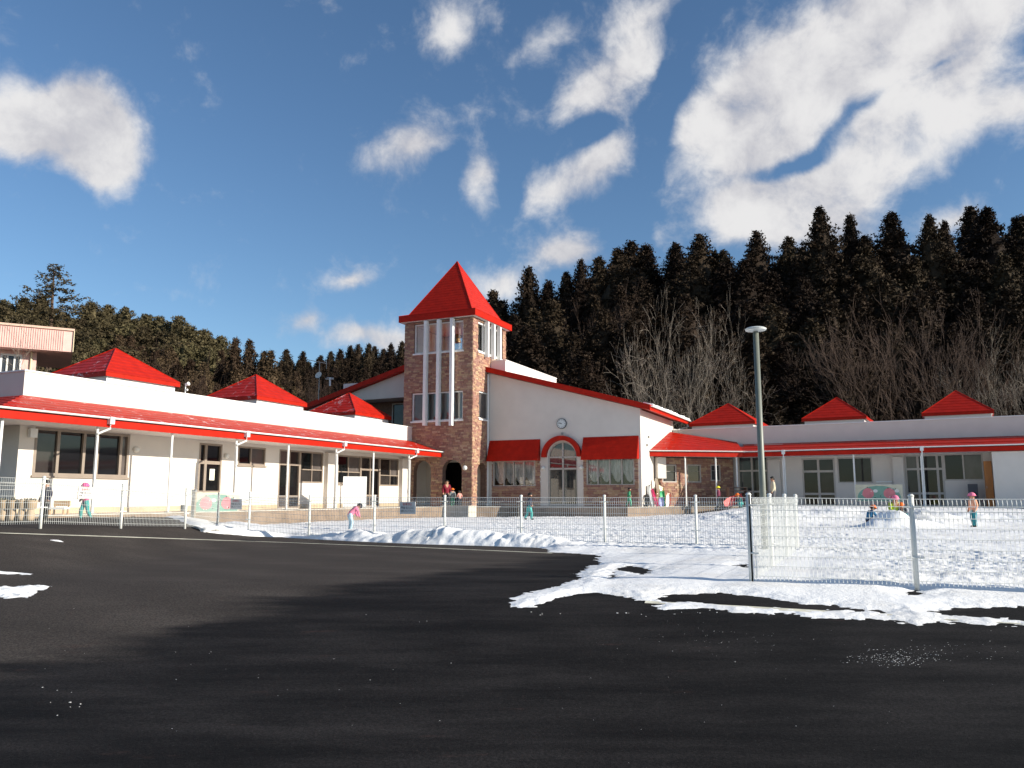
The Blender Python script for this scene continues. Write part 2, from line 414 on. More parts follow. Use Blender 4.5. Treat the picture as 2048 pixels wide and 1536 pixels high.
def gp(pts): return [ground(*p)[:2] for p in pts]
snow_px = [(400, 1058), (520, 1066), (640, 1076), (760, 1082), (900, 1088), (1040, 1092), (1100, 1097), (1105, 1104), (1160, 1107), (1200, 1112),
           (1195, 1122), (1178, 1133), (1165, 1148), (1140, 1164), (1100, 1176), (1050, 1190), (1020, 1214), (1050, 1214), (1090, 1204), (1140, 1194),
           (1190, 1187), (1250, 1196), (1300, 1206), (1330, 1218), (1400, 1216), (1470, 1224), (1560, 1226), (1620, 1234), (1720, 1238),
           (1800, 1243), (1830, 1252), (1880, 1244), (2048, 1251)]
right_ext = [(11, 7.4), (40, 7.2), (40, 44)]
far_px = [(2048, 1006), (1780, 1008), (1640, 1006), (1560, 1010), (1480, 1019), (1400, 1030), (1290, 1033), (1200, 1036), (1000, 1037),
          (880, 1038), (770, 1041), (700, 1044), (620, 1048), (520, 1053)]
poly = gp(snow_px) + right_ext + gp(far_px)
holes_px = [[(1308, 1199), (1350, 1191), (1420, 1187), (1480, 1189), (1600, 1206), (1700, 1213), (1790, 1219), (1782, 1228), (1600, 1219), (1450, 1210)],
            [(1848, 1223), (1900, 1215), (2060, 1212), (2200, 1214), (2200, 1252), (2048, 1241), (1900, 1231)],
            [(1248, 1140), (1262, 1133), (1290, 1138), (1312, 1147), (1290, 1151), (1262, 1148)],
            [(1210, 1150), (1225, 1143), (1243, 1147), (1240, 1157), (1215, 1160)], [(1478, 1133), (1495, 1124), (1499, 1138)],
            [(1808, 1186), (1828, 1181), (1862, 1188), (1835, 1190)]]
hpoly = [gp(h) for h in holes_px]


def snow_z(X, Y):
    d = sdf(X, Y, poly)
    for h in hpoly: d = np.minimum(d, -sdf(X, Y, h))
    near = sm(17, 11, Y)
    d = d + fbm(X, Y, .9, 3) * .5 * (.35 + .65 * sm(6, 18, Y)) + fbm(X * .6, Y, .25, 5) * .20 + fbm(X * .7, Y, .07, 6, 3) * .14
    drive = sm(17.0, 15.0, Y + .42 * X - 1.6) * sm(5.6, 2.6, X - .45 * (Y - 10.5))
    strip = sm(10.6, 9.6, Y)
    calm = np.clip(drive + strip, 0, 1)
    th = np.clip(d * (.28 - .16 * np.clip(calm, 0, 1)), -.06, 1) + (fbm(X * .6, Y, .05, 7, 3) * .022) * np.exp(-(d / .35) ** 2) ; top = .09 + .02 * fbm(X, Y, 2.5, 11)
    th = np.minimum(th, top * (1 - .62 * calm))
    rough = fbm(X, Y, .6, 21, 3) * .035 + np.maximum(fbm(X, Y, .14, 31, 3), -.12) * .06 + fbm(X, Y, .06, 33, 2) * .03
    # wheel ruts curving in from the lot to the gate
    al = (X - .42 * (Y - 8)) ; ruts = (np.sin(al * 5.2 + 1.3 * fbm(X, Y, 3, 41)) * .5 + .5) ** 3
    smooth = fbm(X * .6, Y, .9, 51) * .03 - ruts * .03 * drive + fbm(X, Y, .12, 61, 3) * .014 + np.maximum(fbm(X * .6, Y, .26, 63, 2) - .12, 0) * .05 - .02 * np.maximum(0, np.sin(X * 42)) * np.exp(-((Y - 9.55 + .22 * X - .35) / .035) ** 2) * (X > 4.2) * (X < 7.2)
    z = gz(X, Y) + th + np.where(th > .005, sm(.0, .08, th), 0) * (rough * (1 - calm) + smooth * calm)
    pile = sm(4, 0, np.abs(X - 21)) * 0
    for (cx, cy, r, h) in MOUNDS: z = z + h * np.exp(-((X - cx) ** 2 + ((Y - cy) * 1.1) ** 2) / r ** 2) * (1 + .9 * fbm(X, Y, .5, 71))
    z = z + .30 * sm(9, 14, X) * np.exp(-((Y - (33.4 - .5 * (X - 14))) / 1.6) ** 2) * (1 + 1.2 * fbm(X, Y, 1.1, 81))
    return z
def on_snow(px, Y): r = ray(px, 1020); return (r[0] / r[1] * Y, Y)
MOUNDS = [(*on_snow(1782, 26.3), .70, .55), (*on_snow(1850, 29.5), 1.3, .5), (*on_snow(1835, 27), .8, .25), (*on_snow(1500, 33), 2.6, .30)]
yy = [7.0]
while yy[-1] < 45: yy.append(yy[-1] + max(.024, .0034 * yy[-1]))
tag(grid('snow_field', np.concatenate([np.arange(-10.5, -1.0, .09), np.arange(-1.0, 9.0, .023), np.arange(9.0, 26, .07), np.arange(26, 41, .6)]), np.array(yy), snow_z, SNOW), kind='structure')

# ploughed bank along the fence
bank_px = [(120, 1051), (250, 1056), (400, 1064), (560, 1075), (700, 1083), (840, 1089), (950, 1092), (1050, 1095), (1110, 1097), (1160, 1100)]
hp = {120: 0, 200: .04, 300: .07, 420: .10, 520: .12, 600: .14, 650: .16, 690: .26, 735: .15, 790: .30, 840: .38, 900: .29, 960: .30, 1050: .24, 1100: .16, 1160: 0}
B0 = [ground(*p) for p in bank_px]; path = []
for (p, q, a, b_) in zip(bank_px, bank_px[1:], B0, B0[1:]):
    for k in range(44): f_ = k / 44; path.append((p[0] + (q[0] - p[0]) * f_, a[0] + (b_[0] - a[0]) * f_, a[1] + (b_[1] - a[1]) * f_))
hx = sorted(hp); P = np.array(path); Hh = np.interp(P[:, 0], hx, [hp[k] for k in hx])
d = np.gradient(P[:, 1:], axis=0); d /= np.linalg.norm(d, axis=1)[:, None]; nrm = np.stack([-d[:, 1], d[:, 0]], 1)
W_ = np.linspace(-.25, 2.3, 60); wid = (.55 + 2.1 * Hh)
X = P[:, 1][:, None] + nrm[:, 0][:, None] * W_[None] * wid[:, None]; Y = P[:, 2][:, None] + nrm[:, 1][:, None] * W_[None] * wid[:, None]
prof = np.clip(np.where(W_ < .55, sm(-.02, .55, W_), 1 - sm(.55, 2.2, W_)), 0, 1)[None]
lump = 1 + .30 * fbm(X, Y, .7, 91) * 2 + (.28 * fbm(X, Y, .2, 95) * 2) * (W_[None] < .45)
Zb = gz(X, Y) - .06 + prof * Hh[:, None] * lump + sm(.0, .2, prof) * (.05 + .10 * fbm(X, Y, .22, 97, 3)) * np.minimum(1, Hh[:, None] * 9)
n1, n2 = X.shape; me = bpy.data.meshes.new('snow_bank'); o0 = Vector((float(P[0, 1]), float(P[0, 2]), 0))
fc = [(i * n2 + j, (i + 1) * n2 + j, (i + 1) * n2 + j + 1, i * n2 + j + 1) for i in range(n1 - 1) for j in range(n2 - 1)]
me.from_pydata([(float(a) - o0.x, float(b_) - o0.y, float(c)) for a, b_, c in zip(X.ravel(), Y.ravel(), Zb.ravel())], [], fc)
me.polygons.foreach_set('use_smooth', [True] * len(fc)); me.materials.append(SNOW)
tag(obj('snow_bank', me, loc=o0), 'long ploughed ridge of snow between the asphalt and the mesh fence', 'snow bank')


def heap(name, label, px, py, rx, ry, h, seed, rot=0.0, n=26):
    c = ground(px, py); vs, fs = [], []
    for i in range(n + 1):
        for j in range(n + 1):
            a, b_ = i / n * 2 - 1, j / n * 2 - 1; x, y = a * rx, b_ * ry
            X_, Y_ = c[0] + x * math.cos(rot) - y * math.sin(rot), c[1] + x * math.sin(rot) + y * math.cos(rot)
            r = math.hypot(a, b_); q = (1 - r) * .7 - .12 + 1.5 * float(fbm(np.array(X_ * .5), np.array(Y_), .3, seed)) + .9 * float(fbm(np.array(X_ * .6), np.array(Y_), .07, seed + 5))
            vs.append((X_ - c[0], Y_ - c[1], float(gz(X_, Y_)) + max(-.05, min(h, q * h * 1.6)) - .0))
    for i in range(n):
        for j in range(n): k = i * (n + 1) + j; fs.append((k, k + n + 1, k + n + 2, k + 1))
    me = bpy.data.meshes.new(name); me.from_pydata(vs, [], fs); me.materials.append(SNOW); me.polygons.foreach_set('use_smooth', [True] * len(fs))
    return tag(obj(name, me, loc=(c[0], c[1], 0)), label, 'snow patch', 'leftover snow on the asphalt')
heap('snow_patch', 'ragged snow patch on dark asphalt at the left picture edge', -10, 1186, .50, .42, .05, 13, .2, 60)
heap('snow_patch', 'small thin snow streak above the ragged left snow patch', 0, 1146, .42, .10, .02, 9, .15)
heap('snow_patch', 'tiny snow scrap beside the thin white line', 117, 1081, .16, .16, .02, 5)

cr = MB(); rr = random.Random(3)                    # crumbs of snow and grit
for (px, py, sx_, sy_, n, smin, smax) in ((1790, 1316, 75, 13, 260, .003, .011), (1420, 1278, 220, 22, 60, .003, .008), (1900, 1300, 130, 18, 60, .003, .008), (500, 1350, 500, 120, 40, .004, .009),
                              (1400, 1400, 600, 120, 45, .004, .008), (150, 1400, 60, 20, 8, .008, .016), (1400, 1228, 350, 6, 30, .008, .02)):
    for _ in range(n):
        q = ground(px + rr.gauss(0, sx_ * .6), py + rr.gauss(0, sy_ * .6)); s_ = rr.uniform(smin, smax)
        s_ *= .36; cr.ball((q[0], q[1], q[2] + s_ * .2), s_, 5, 3, 0, (rr.uniform(.8, 2.2), rr.uniform(.8, 1.5), .5))
tag(cr.build('snow_crumbs', SNOW), 'scattered crumbs of snow and ice on the asphalt', 'snow crumbs', kind='stuff')

# ------------------------------------------------------------------ the building: frames of its walls
A_ = math.radians(24.5); U = Vector((math.sin(A_), math.cos(A_))); V = Vector((math.cos(A_), -math.sin(A_)))
LW = Fr((-15.44, 25.06), U, V)                                    # left wing front
LE = Fr(LW.P, -V, -U)                                             # left wing near end
TF = Fr((-5.77, 46.27), V, -U)                                    # tower front
NC = TF.P + V * 3.89
TR = Fr(NC, U, V)                                                 # tower right side
HF = Fr(NC + U * 1.95, V, -U)                                     # hall front
HS = Fr(HF.P + V * 9.1, U, V)                                     # hall right side
B_ = math.radians(29.6)
RW = Fr((9.9, 49.25), (math.cos(B_), -math.sin(B_)), (-math.sin(B_), -math.cos(B_)))   # right wing front
FLOOR = .55


def wall(F, s0, s1, z0, ztop, holes, th, name, mat, parent, extra=()):
    """wall with rectangular (s0,s1,z0,z1) and arched (s0,s1,z0,spring,'arch') openings"""
    zt = ztop if callable(ztop) else (lambda s_: ztop)
    bp = {s0, s1, *extra}
    for h in holes:
        n = 14 if len(h) == 5 else 1
        for k in range(n + 1): bp.add(h[0] + (h[1] - h[0]) * k / n)
    bp = sorted(b for b in bp if s0 - 1e-6 <= b <= s1 + 1e-6); m = MB()
    def htop(h, s_):
        if len(h) == 4: return h[3]
        c, r = (h[0] + h[1]) / 2, (h[1] - h[0]) / 2; return h[3] + math.sqrt(max(0, r * r - (s_ - c) ** 2))
    for a, b in zip(bp, bp[1:]):
        if b - a < 1e-5: continue
        md = (a + b) / 2; hs = sorted([h for h in holes if h[0] < md < h[1]], key=lambda h: h[2])
        lo = (z0, z0)
        for h in hs + [None]:
            hi = (h[2], h[2]) if h else (zt(a), zt(b))
            if hi[0] - lo[0] > 1e-4 or hi[1] - lo[1] > 1e-4:
                m.hexa([F.pt(a, 0, lo[0]), F.pt(b, 0, lo[1]), F.pt(b, -th, lo[1]), F.pt(a, -th, lo[0]),
                        F.pt(a, 0, hi[0]), F.pt(b, 0, hi[1]), F.pt(b, -th, hi[1]), F.pt(a, -th, hi[0])])
            if h: lo = (htop(h, a), htop(h, b))
    return m.build(name, mat, parent)


def win(F, parent, r, cols, rows, mats, fm, name='window', o=-.05, fw=.055, mull=None):
    """frame with real bars; every pane is a sub-part. cols/rows: fractions summing to 1 (rows bottom to top)"""
    s0, s1, z0, z1 = r; mull = mull or fw; m = MB()
    for (a, b, c, d_) in ((s0, s1, z0, z0 + fw), (s0, s1, z1 - fw, z1), (s0, s0 + fw, z0 + fw, z1 - fw), (s1 - fw, s1, z0 + fw, z1 - fw)):
        m.fbox(F, a, b, o - .08, o + .06, c, d_)
    xs = [s0]; zs = [z0]
    for c in cols: xs.append(xs[-1] + c * (s1 - s0))
    for c in rows: zs.append(zs[-1] + c * (z1 - z0))
    for x in xs[1:-1]: m.fbox(F, x - mull / 2, x + mull / 2, o - .07, o + .05, z0 + fw, z1 - fw)
    for z in zs[1:-1]: m.fbox(F, s0 + fw, s1 - fw, o - .065, o + .045, z - mull / 2, z + mull / 2)
    fo = m.build(name, fm, parent)
    for i in range(len(cols)):
        for j in range(len(rows)):
            a = xs[i] + (fw if i == 0 else mull / 2); b = xs[i + 1] - (fw if i == len(cols) - 1 else mull / 2)
            c = zs[j] + (fw if j == 0 else mull / 2); d_ = zs[j + 1] - (fw if j == len(rows) - 1 else mull / 2)
            mt = mats[j][i] if isinstance(mats[0], (list, tuple)) else mats[i]
            MB().fbox(F, a + .001, b - .001, o - .03 - .012 * (i % 2), o - .02 - .012 * (i % 2), c + .001, d_ - .001).build('pane', mt, fo)
    return fo


def stone_material(name, by_object):
    m = bpy.data.materials.new(name); m.use_nodes = True; t = NT(m.node_tree); b = m.node_tree.nodes['Principled BSDF']
    if by_object: rv = t.n('ShaderNodeObjectInfo').outputs['Random']
    else: rv = t.n('ShaderNodeAttribute', attribute_name='tone').outputs['Fac']
    rp = t.n('ShaderNodeValToRGB'); e = rp.color_ramp.elements; rp.color_ramp.interpolation = 'CONSTANT'
    cols = [(0, (.31, .17, .125)), (.16, (.36, .21, .145)), (.30, (.27, .14, .11)), (.44, (.40, .26, .165)), (.56, (.32, .185, .145)),
            (.68, (.42, .285, .185)), (.78, (.28, .16, .125)), (.88, (.37, .22, .16)), (.95, (.44, .31, .215))]
    e[0].color = (*cols[0][1], 1); e[0].position = 0; e[1].position = cols[1][0]; e[1].color = (*cols[1][1], 1)
    for p, c in cols[2:]: q = e.new(p); q.color = (*c, 1)
    t.l(rv, rp.inputs[0]); pos = t.n('ShaderNodeNewGeometry').outputs['Position']
    n = t.noise(pos, 14, 4, .65)
    hs = t.n('ShaderNodeHueSaturation'); t.l(rp.outputs[0], hs.inputs['Color']); t.l(t.m('ADD', t.m('MULTIPLY', n, .7), .70), hs.inputs['Value'])
    t.l(hs.outputs[0], b.inputs['Base Color']); b.inputs['Roughness'].default_value = .85; b.inputs['Specular IOR Level'].default_value = .2
    bn = t.n('ShaderNodeBump'); bn.inputs['Strength'].default_value = .6; bn.inputs['Distance'].default_value = .015; t.l(n, bn.inputs['Height']); t.l(bn.outputs[0], b.inputs['Normal'])
    return m
STONE_O = stone_material('ledge_stone', True); STONE_A = stone_material('ledge_stone_small', False)
MORTAR = M('stone_backing', (.16, .10, .075), .9, .2, 8)
_sr = random.Random(11); STONE_MESH = []
for _k in range(10):                                              # unit stones with uneven faces, shared by all single stones
    j = lambda a: a + _sr.uniform(-.05, .05)
    p_ = [(0, 0), (1, 0), (1, 1), (0, 1)]
    m_ = MB().hexa([(0, -1, 0), (1, -1, 0), (1, 0, 0), (0, 0, 0), (j(.03), -1 - _sr.uniform(-.3, .3), 1), (j(.97), -1, 1), (1, 0, 1), (0, 0, 1)])
    STONE_MESH.append(m_.mesh('stone', STONE_O))


def stones(F, regions, parent, singles, seed=1, rh=.095):
    """ledge-stone courses: the first `singles` stones are objects, the rest one mesh of kind stuff"""
    rg = random.Random(seed); items = []
    for (s0, s1, z0, z1, holes) in regions:
        z = z0
        while z < z1 - .03:
            h = min(rh * rg.uniform(.8, 1.25), z1 - z); zm = z + h / 2
            cut = []
            for q in holes:
                if len(q) == 4:
                    if q[2] - .01 < zm < q[3] + .01: cut.append((q[0], q[1]))
                else:
                    c, r = (q[0] + q[1]) / 2, (q[1] - q[0]) / 2
                    if q[2] - .01 < zm <= q[3]: cut.append((q[0], q[1]))
                    elif q[3] < zm < q[3] + r: e = math.sqrt(r * r - (zm - q[3]) ** 2); cut.append((c - e, c + e))
            s_ = s0 - rg.uniform(0, .3)
            while s_ < s1:
                ln = rg.choice((.15, .2, .27, .34, .42)) * rg.uniform(.85, 1.15); spans = [(max(s_, s0), min(s_ + ln, s1))]
                for c0, c1 in cut:
                    nx = []
                    for a, b in spans:
                        if b <= c0 or a >= c1: nx.append((a, b))
                        else:
                            if a < c0: nx.append((a, c0))
                            if b > c1: nx.append((c1, b))
                    spans = nx
                for a, b in spans:
                    if b - a > .05: items.append((a + .004, b - .004, z + .004, z + h - .004, rg.uniform(.02, .055), rg.random()))
                s_ += ln
            z += h
    root = WL[parent.name]; ang = math.atan2(F.d.y, F.d.x)
    flip = F.d.x * F.n.y - F.d.y * F.n.x                          # +1 when n is left of d
    for (a, b, c, d_, dp, tn) in items[:singles]:
        o = bpy.data.objects.new('stone', STONE_MESH[int(tn * 9.99)]); COL.objects.link(o); o.parent = parent
        q = F.pt(a, 0, c); o.location = (q[0] - root.x, q[1] - root.y, q[2] - root.z)
        o.rotation_euler = (0, 0, ang); o.scale = (b - a, dp * (-1 if flip > 0 else 1), d_ - c)
    rest = items[singles:]
    if rest:
        m = MB(); tone = []
        for (a, b, c, d_, dp, tn) in rest: m.fbox(F, a, b, 0, dp, c, d_); tone += [tn] * 6
        me = m.mesh('stone_cladding', STONE_A, root); at = me.attributes.new('tone', 'FLOAT', 'FACE'); at.data.foreach_set('value', tone)
        tag(obj('stone_cladding', me, parent), kind='stuff')


def canopy_panel(parent, a, b, c, d_, mat, name='roof_panel', lip=.035):
    """one metal course: a,b upper edge, c,d lower edge (world points), lower edge lifted as a lip"""
    up = Vector((0, 0, lip)); A, B, C, D = Vector(a), Vector(b), Vector(c), Vector(d_)
    MB().hexa([A - up, B - up, C - up, D - up, A, B, C + up * .7, D + up * .7][:]).build(name, mat, parent)


def pyramid(parent, F, s0, s1, o0, o1, z0, apex, ncourse, mats, flare=None, name='roof_panel', fascia=.2):
    """square roof over s0..s1, o0..o1 (o1 front): courses of metal on each face, fascia boards below"""
    cs, co = (s0 + s1) / 2, (o0 + o1) / 2
    def ring(k):
        t = k / ncourse; r = 1 - t; z = z0 + (apex - z0) * t
        if flare and t < flare[0]: r = 1 - t * flare[1]; z = z0 + (apex - z0) * flare[2] * t / flare[0]
        elif flare:
            r1 = 1 - flare[0] * flare[1]; q = (t - flare[0]) / (1 - flare[0]); r = r1 * (1 - q); z = z0 + (apex - z0) * (flare[2] + (1 - flare[2]) * q)
        r = max(r, .004)
        return [F.pt(cs + (a - cs) * r, co + (b - co) * r, z) for a, b in ((s0, o1), (s1, o1), (s1, o0), (s0, o0))]
    for k in range(ncourse):
        lo, hi = ring(k), ring(k + 1)
        for i in range(4):
            j = (i + 1) % 4; canopy_panel(parent, hi[i], hi[j], lo[j], lo[i], mats[i], name, .022)
    bot = [(s0, o1), (s1, o1), (s1, o0), (s0, o0)]
    for i in range(4):
        (a, b), (c, d_) = bot[i], bot[(i + 1) % 4]; t_ = .05
        if i % 2 == 0: MB().fbox(F, a, c, b, b - t_ * (1 if b == o1 else -1), z0 - fascia, z0 - .002).build('fascia', mats[i], parent)
        else: MB().fbox(F, a, a - t_ * (1 if a == s1 else -1), b + (-.05 if b == o1 else .05), d_ + (.05 if d_ == o0 else -.05), z0 - fascia, z0 - .002).build('fascia', mats[i], parent)
    MB().fbox(F, s0 + .052, s1 - .052, o0 + .052, o1 - .052, z0 - fascia + .03, z0 - fascia + .06).build('soffit', TRIM, parent)
    # hip battens
    lo, hi = ring(0), ring(ncourse)
    for i in range(4):
        pts = [ring(k)[i] for k in range(ncourse + 1)]; MB().tube([(p[0], p[1], p[2] + .012) for p in pts], .02, 5).build('hip_batten', mats[i], parent)


def wall_lamp(F, parent, px, py, r=.11):
    s_, z = F.hit(px, py); c = F.pt(s_, .07, z); m = MB().fbox(F, s_ - r * .5, s_ + r * .5, 0.003, .03, z - r * .5, z + r * .5)
    b = m.build('lamp_base', GREYM, parent); MB().ball(c, r, 12, 8).build('lamp_globe', M('lamp_white', (.75, .74, .70), .3, .03), b, True)


def gutter(F, parent, s0, s1, o, z):
    m = MB(); n = 6; pr = [(o + .055 * math.cos(a), z + .06 * math.sin(a)) for a in [math.pi * (1 + k / n) for k in range(n + 1)]]
    pr = pr + [(q[0] * .0 + o + (q[0] - o) * .8, z + (q[1] - z) * .8) for q in reversed(pr)]
    k = len(pr)
    A = [F.pt(s0, a, b) for a, b in pr]; B = [F.pt(s1, a, b) for a, b in pr]
    for i in range(k): m.poly([A[i], A[(i + 1) % k], B[(i + 1) % k], B[i]])
    m.poly(A); m.poly(B[::-1]); return m.build('gutter', TRIM, parent)


def post_and_pipe(F, parent, s_, o, zb, zt, pipe=None, r=.045):
    MB().tube([F.pt(s_, o, zb), F.pt(s_, o, zt)], r, 8).build('column', TRIM, parent)
    MB().fbox(F, s_ - .09, s_ + .09, o - .09, o + .09, zb + .001, zb + .03).build('column_base', GREYM, parent)
    if pipe is not None:
        ps, po, pz = pipe
        m = MB(); m.fbox(F, ps - .08, ps + .08, po - .075, po + .09, pz - .2, pz + .03)
        m.tube([F.pt(ps, po, pz - .2), F.pt(ps, po, pz - .34), F.pt(s_ - .06, o + .10, pz - .52), F.pt(s_ - .06, o + .10, pz - .62), F.pt(s_ - .06, o + .10, zb + .04)], .036, 7)
        m.build('downpipe', TRIM, parent)

# ---------------------------------------------------------------- left wing
LZ = 5.04; lw = thing('school_wing', 'long low white wing on the left with three red roof caps and red canopy', 'building', LW.pt(0, 0, 0))
R_ = LW.rect
W1 = R_(67, 861, 258, 953); D1 = R_(396, 887, 442, 1014); W2 = R_(476, 894, 531, 931)
D2 = R_(557, 900, 599, 1012); W3 = R_(599, 903, 646, 966); W4 = R_(671, 911, 720, 968); D3 = R_(721, 914, 759, 1011); W5 = R_(759, 917, 797, 972)
D1 = (D1[0], D1[1], FLOOR + .03, D1[3]); D2 = (D2[0], D2[1], FLOOR + .03, D2[3]); D3 = (D3[0], D3[1], FLOOR + .03, D3[3])
W3 = (D2[1] + .001, W3[1], W3[2], D2[3]); W5 = (D3[1] + .001, W5[1], W5[2], W5[3]); W4 = (W4[0], D3[0] - .001, W4[2], W4[3])
wall(LW, 0, 23.28, -.4, LZ, [W1, D1, W2, D2, W3, W4, D3, W5], .28, 'wall', WHITE, lw)
wall(LE, .28, 9.0, -.4, LZ, [], .28, 'end_wall', WHITE, lw)
MB().fbox(LW, .3, 23.2, -9, -.3, 4.55, 4.7).build('flat_roof', GREYM, lw)
MB().fbox(LW, -.03, 23.31, -.29, .035, LZ + .002, LZ + .05).build('coping', TRIM, lw)
MB().fbox(LE, .04, 9.0, -.29, .035, LZ + .003, LZ + .049).build('coping', TRIM, lw)
m = MB(); xs_ = [0]
for d_ in (D1, D2, D3): xs_ += [d_[0] - .02, d_[1] + .02]
xs_ += [23.28]
for a, b in zip(xs_[::2], xs_[1::2]): m.fbox(LW, a, b, .004, .02, -.4, .74)
m.build('plinth', PLINTH, lw); MB().fbox(LE, 0, 9.0, .004, .02, -.4, .74).build('plinth', PLINTH, lw)
win(LW, lw, W1, [.235, .265, .145, .26, .095], [1], [MIDG, DARK, DARK, DARK, GREYG], ALU, fw=.09, mull=.10)
win(LW, lw, D1, [.30, .70], [.26, .45, .29], [[MIDG, DARK], [DARK, DARK], [DARK, DARK]], ALU, 'door', fw=.08, mull=.13)
win(LW, lw, W2, [.47, .53], [1], [DARK, GREYG], ALU, fw=.07)
win(LW, lw, D2, [.5, .5], [.20, .55, .25], [[GREYG, MIDG], [DARK, DARK], [GREYG, MIDG]], ALU, 'door', fw=.07, mull=.09)
win(LW, lw, W3, [.52, .48], [.42, .58], [[MIDG, MIDG], [DARK, GREYG]], ALU, fw=.07, mull=.05)
win(LW, lw, W4, [.5, .5], [.42, .58], [[DARK, MIDG], [DARK, GREYG]], ALU, fw=.07, mull=.05)
win(LW, lw, D3, [.5, .5], [.22, .52, .26], [[GREYG, MIDG], [DARK, DARK], [MIDG, MIDG]], ALU, 'door', fw=.07, mull=.09)
win(LW, lw, W5, [.55, .45], [.38, .62], [[MIDG, DARK], [DARK, GREYG]], ALU, fw=.07, mull=.05)
for r in (W1, W2, W4): MB().fbox(LW, r[0] - .04, r[1] + .04, .003, .07, r[2] - .06, r[2] - .003).build('window_sill', ALU, lw)
s_, z_ = LW.hit(658, 960)
MB().fbox(LW, LW.hit(647, 950)[0] + .05, LW.hit(670, 950)[0] - .05, .006, .22, -.3, 3.2).build('pilaster', WHITE, lw)
MB().fbox(LW, LW.hit(798, 960)[0], LW.hit(808, 960)[0], .006, .22, -.3, 3.2).build('pilaster', WHITE, lw)
q = D1; MB().fbox(LW, q[0] + .62 * (q[1] - q[0]) - .1, q[0] + .62 * (q[1] - q[0]) + .16, -.06, -.052, 1.75, 2.2).build('door_notice', M('paper', (.80, .78, .66), .8, .05), lw)
MB().fbox(LW, LW.hit(70, 868)[0] - .25, LW.hit(70, 868)[0] - .02, .004, .16, LW.hit(70, 876)[1], LW.hit(70, 858)[1]).build('wall_box', TRIM, lw)
for px, py in ((270, 899), (451, 912)): wall_lamp(LW, lw, px, py)
# lean-to canopy round the near end
CZ0, CZ1, CO = 4.27, 3.60, 2.0; NCO = 6
for k in range(NCO):
    oa, ob = CO * k / NCO, CO * (k + 1) / NCO; za, zb = CZ0 + (CZ1 - CZ0) * k / NCO, CZ0 + (CZ1 - CZ0) * (k + 1) / NCO
    canopy_panel(lw, LW.pt(-oa, oa + .004, za), LW.pt(23.26, oa + .004, za), LW.pt(23.26, ob, zb), LW.pt(-ob, ob, zb), REDS, lip=.014)
    canopy_panel(lw, LW.pt(-oa, -9, za), LW.pt(-oa, oa, za), LW.pt(-ob, ob, zb), LW.pt(-ob, -9, zb), REDT)
MB().fbox(LW, -CO - .02, 23.25, CO - .03, CO + .02, 3.30, 3.53).build('fascia', RED, lw)
MB().fbox(LW, -CO - .02, -CO + .03, -9, CO - .035, 3.30, 3.53).build('fascia', RED, lw)
MB().fbox(LW, -CO + .035, 23.25, .01, CO - .035, 3.33, 3.37).build('soffit', WHITE2, lw)
MB().fbox(LW, -CO + .035, -.01, -9, .005, 3.33, 3.37).build('soffit', WHITE2, lw)
gutter(LW, lw, -CO - .1, 23.5, CO + .085, CZ1 + .02)
for (px, py, ppx) in ((190, 930, 220), (341, 930, None), (470, 940, 494), (575, 945, None), (671, 945, 689), (746, 950, None), (817, 955, 834)):
    s_ = LW.hit(px, py, 1.8)[0]; pipe = (LW.hit(ppx, 870 if ppx < 500 else 895, 2.09)[0], CO + .085, CZ1) if ppx else None
    post_and_pipe(LW, lw, s_, 1.8, FLOOR, 3.33, pipe)
post_and_pipe(LW, lw, -1.75, 1.8, FLOOR, 3.33)
post_and_pipe(LW, lw, -1.75, -2.2, FLOOR, 3.33)
# roof caps, one block and pyramid each
for (a, b) in ((4.1, 7.6), (12.1, 15.7), (19.8, 23.5)):
    if b > 23.2: b = 23.4
    MB().fbox(LW, a + .14, b - .14, -4.85, -1.63, 4.7, 5.56).build('cap_block', WHITE2, lw)
    pyramid(lw, LW, a, b, -5.0, -1.5, 5.72, 7.0 if a < 10 else 7.05, 8, [RED, RED, RED, REDS], name='roof_panel', fascia=.17)

# ---------------------------------------------------------------- right wing
RZ = 5.12; rw = thing('school_wing', 'low white wing on the right in shade with red canopy and three orange-red caps', 'building', RW.pt(0, 0, 0))
Rr = RW.rect
RA = Rr(1477, 912, 1537, 1000); RB = Rr(1605, 916, 1671, 1000); RBW = Rr(1675, 912, 1745, 966); RC = Rr(1811, 909, 1889, 1000); RCW = Rr(1889, 906, 1967, 961)
fix = lambda r: (r[0], r[1], FLOOR + .03, r[3])
RA, RB, RC = fix(RA), fix(RB), fix(RC); RCW = (RC[1] + .001, RCW[1], RCW[2], RC[3]); RBW = (max(RBW[0], RB[1] + .02), RBW[1], RBW[2], RB[3])
wall(RW, 0, 27, -.4, RZ, [RA, RB, RBW, RC, RCW], .28, 'wall', WHITE, rw)
MB().fbox(RW, .3, 26.9, -9, -.3, 4.6, 4.75).build('flat_roof', GREYM, rw)
MB().fbox(RW, -.03, 27, -.29, .035, RZ + .002, RZ + .05).build('coping', TRIM, rw)
win(RW, rw, RA, [.46, .54], [.62, .38][:0] + [.28, .42, .30], [[MIDG, DARK], [BLUEG, MIDG], [BLUEG, MIDG]], ALUW, 'door', fw=.08, mull=.10)
win(RW, rw, RB, [.5, .5], [.25, .47, .28], [[DARK, MIDG], [DARK, MIDG], [MIDG, MIDG]], ALUW, 'door', fw=.09, mull=.12)
win(RW, rw, RBW, [.49, .51], [1], [DARK, MIDG], ALUW, fw=.07)
win(RW, rw, RC, [.34, .50, .16], [.25, .47, .28], [[BLUEG, DARK, MIDG], [BLUEG, DARK, MIDG], [GREYG, MIDG, MIDG]], ALUW, 'door', fw=.09, mull=.11)
win(RW, rw, RCW, [.5, .5], [1], [DARK, GREYG], ALUW, fw=.07)
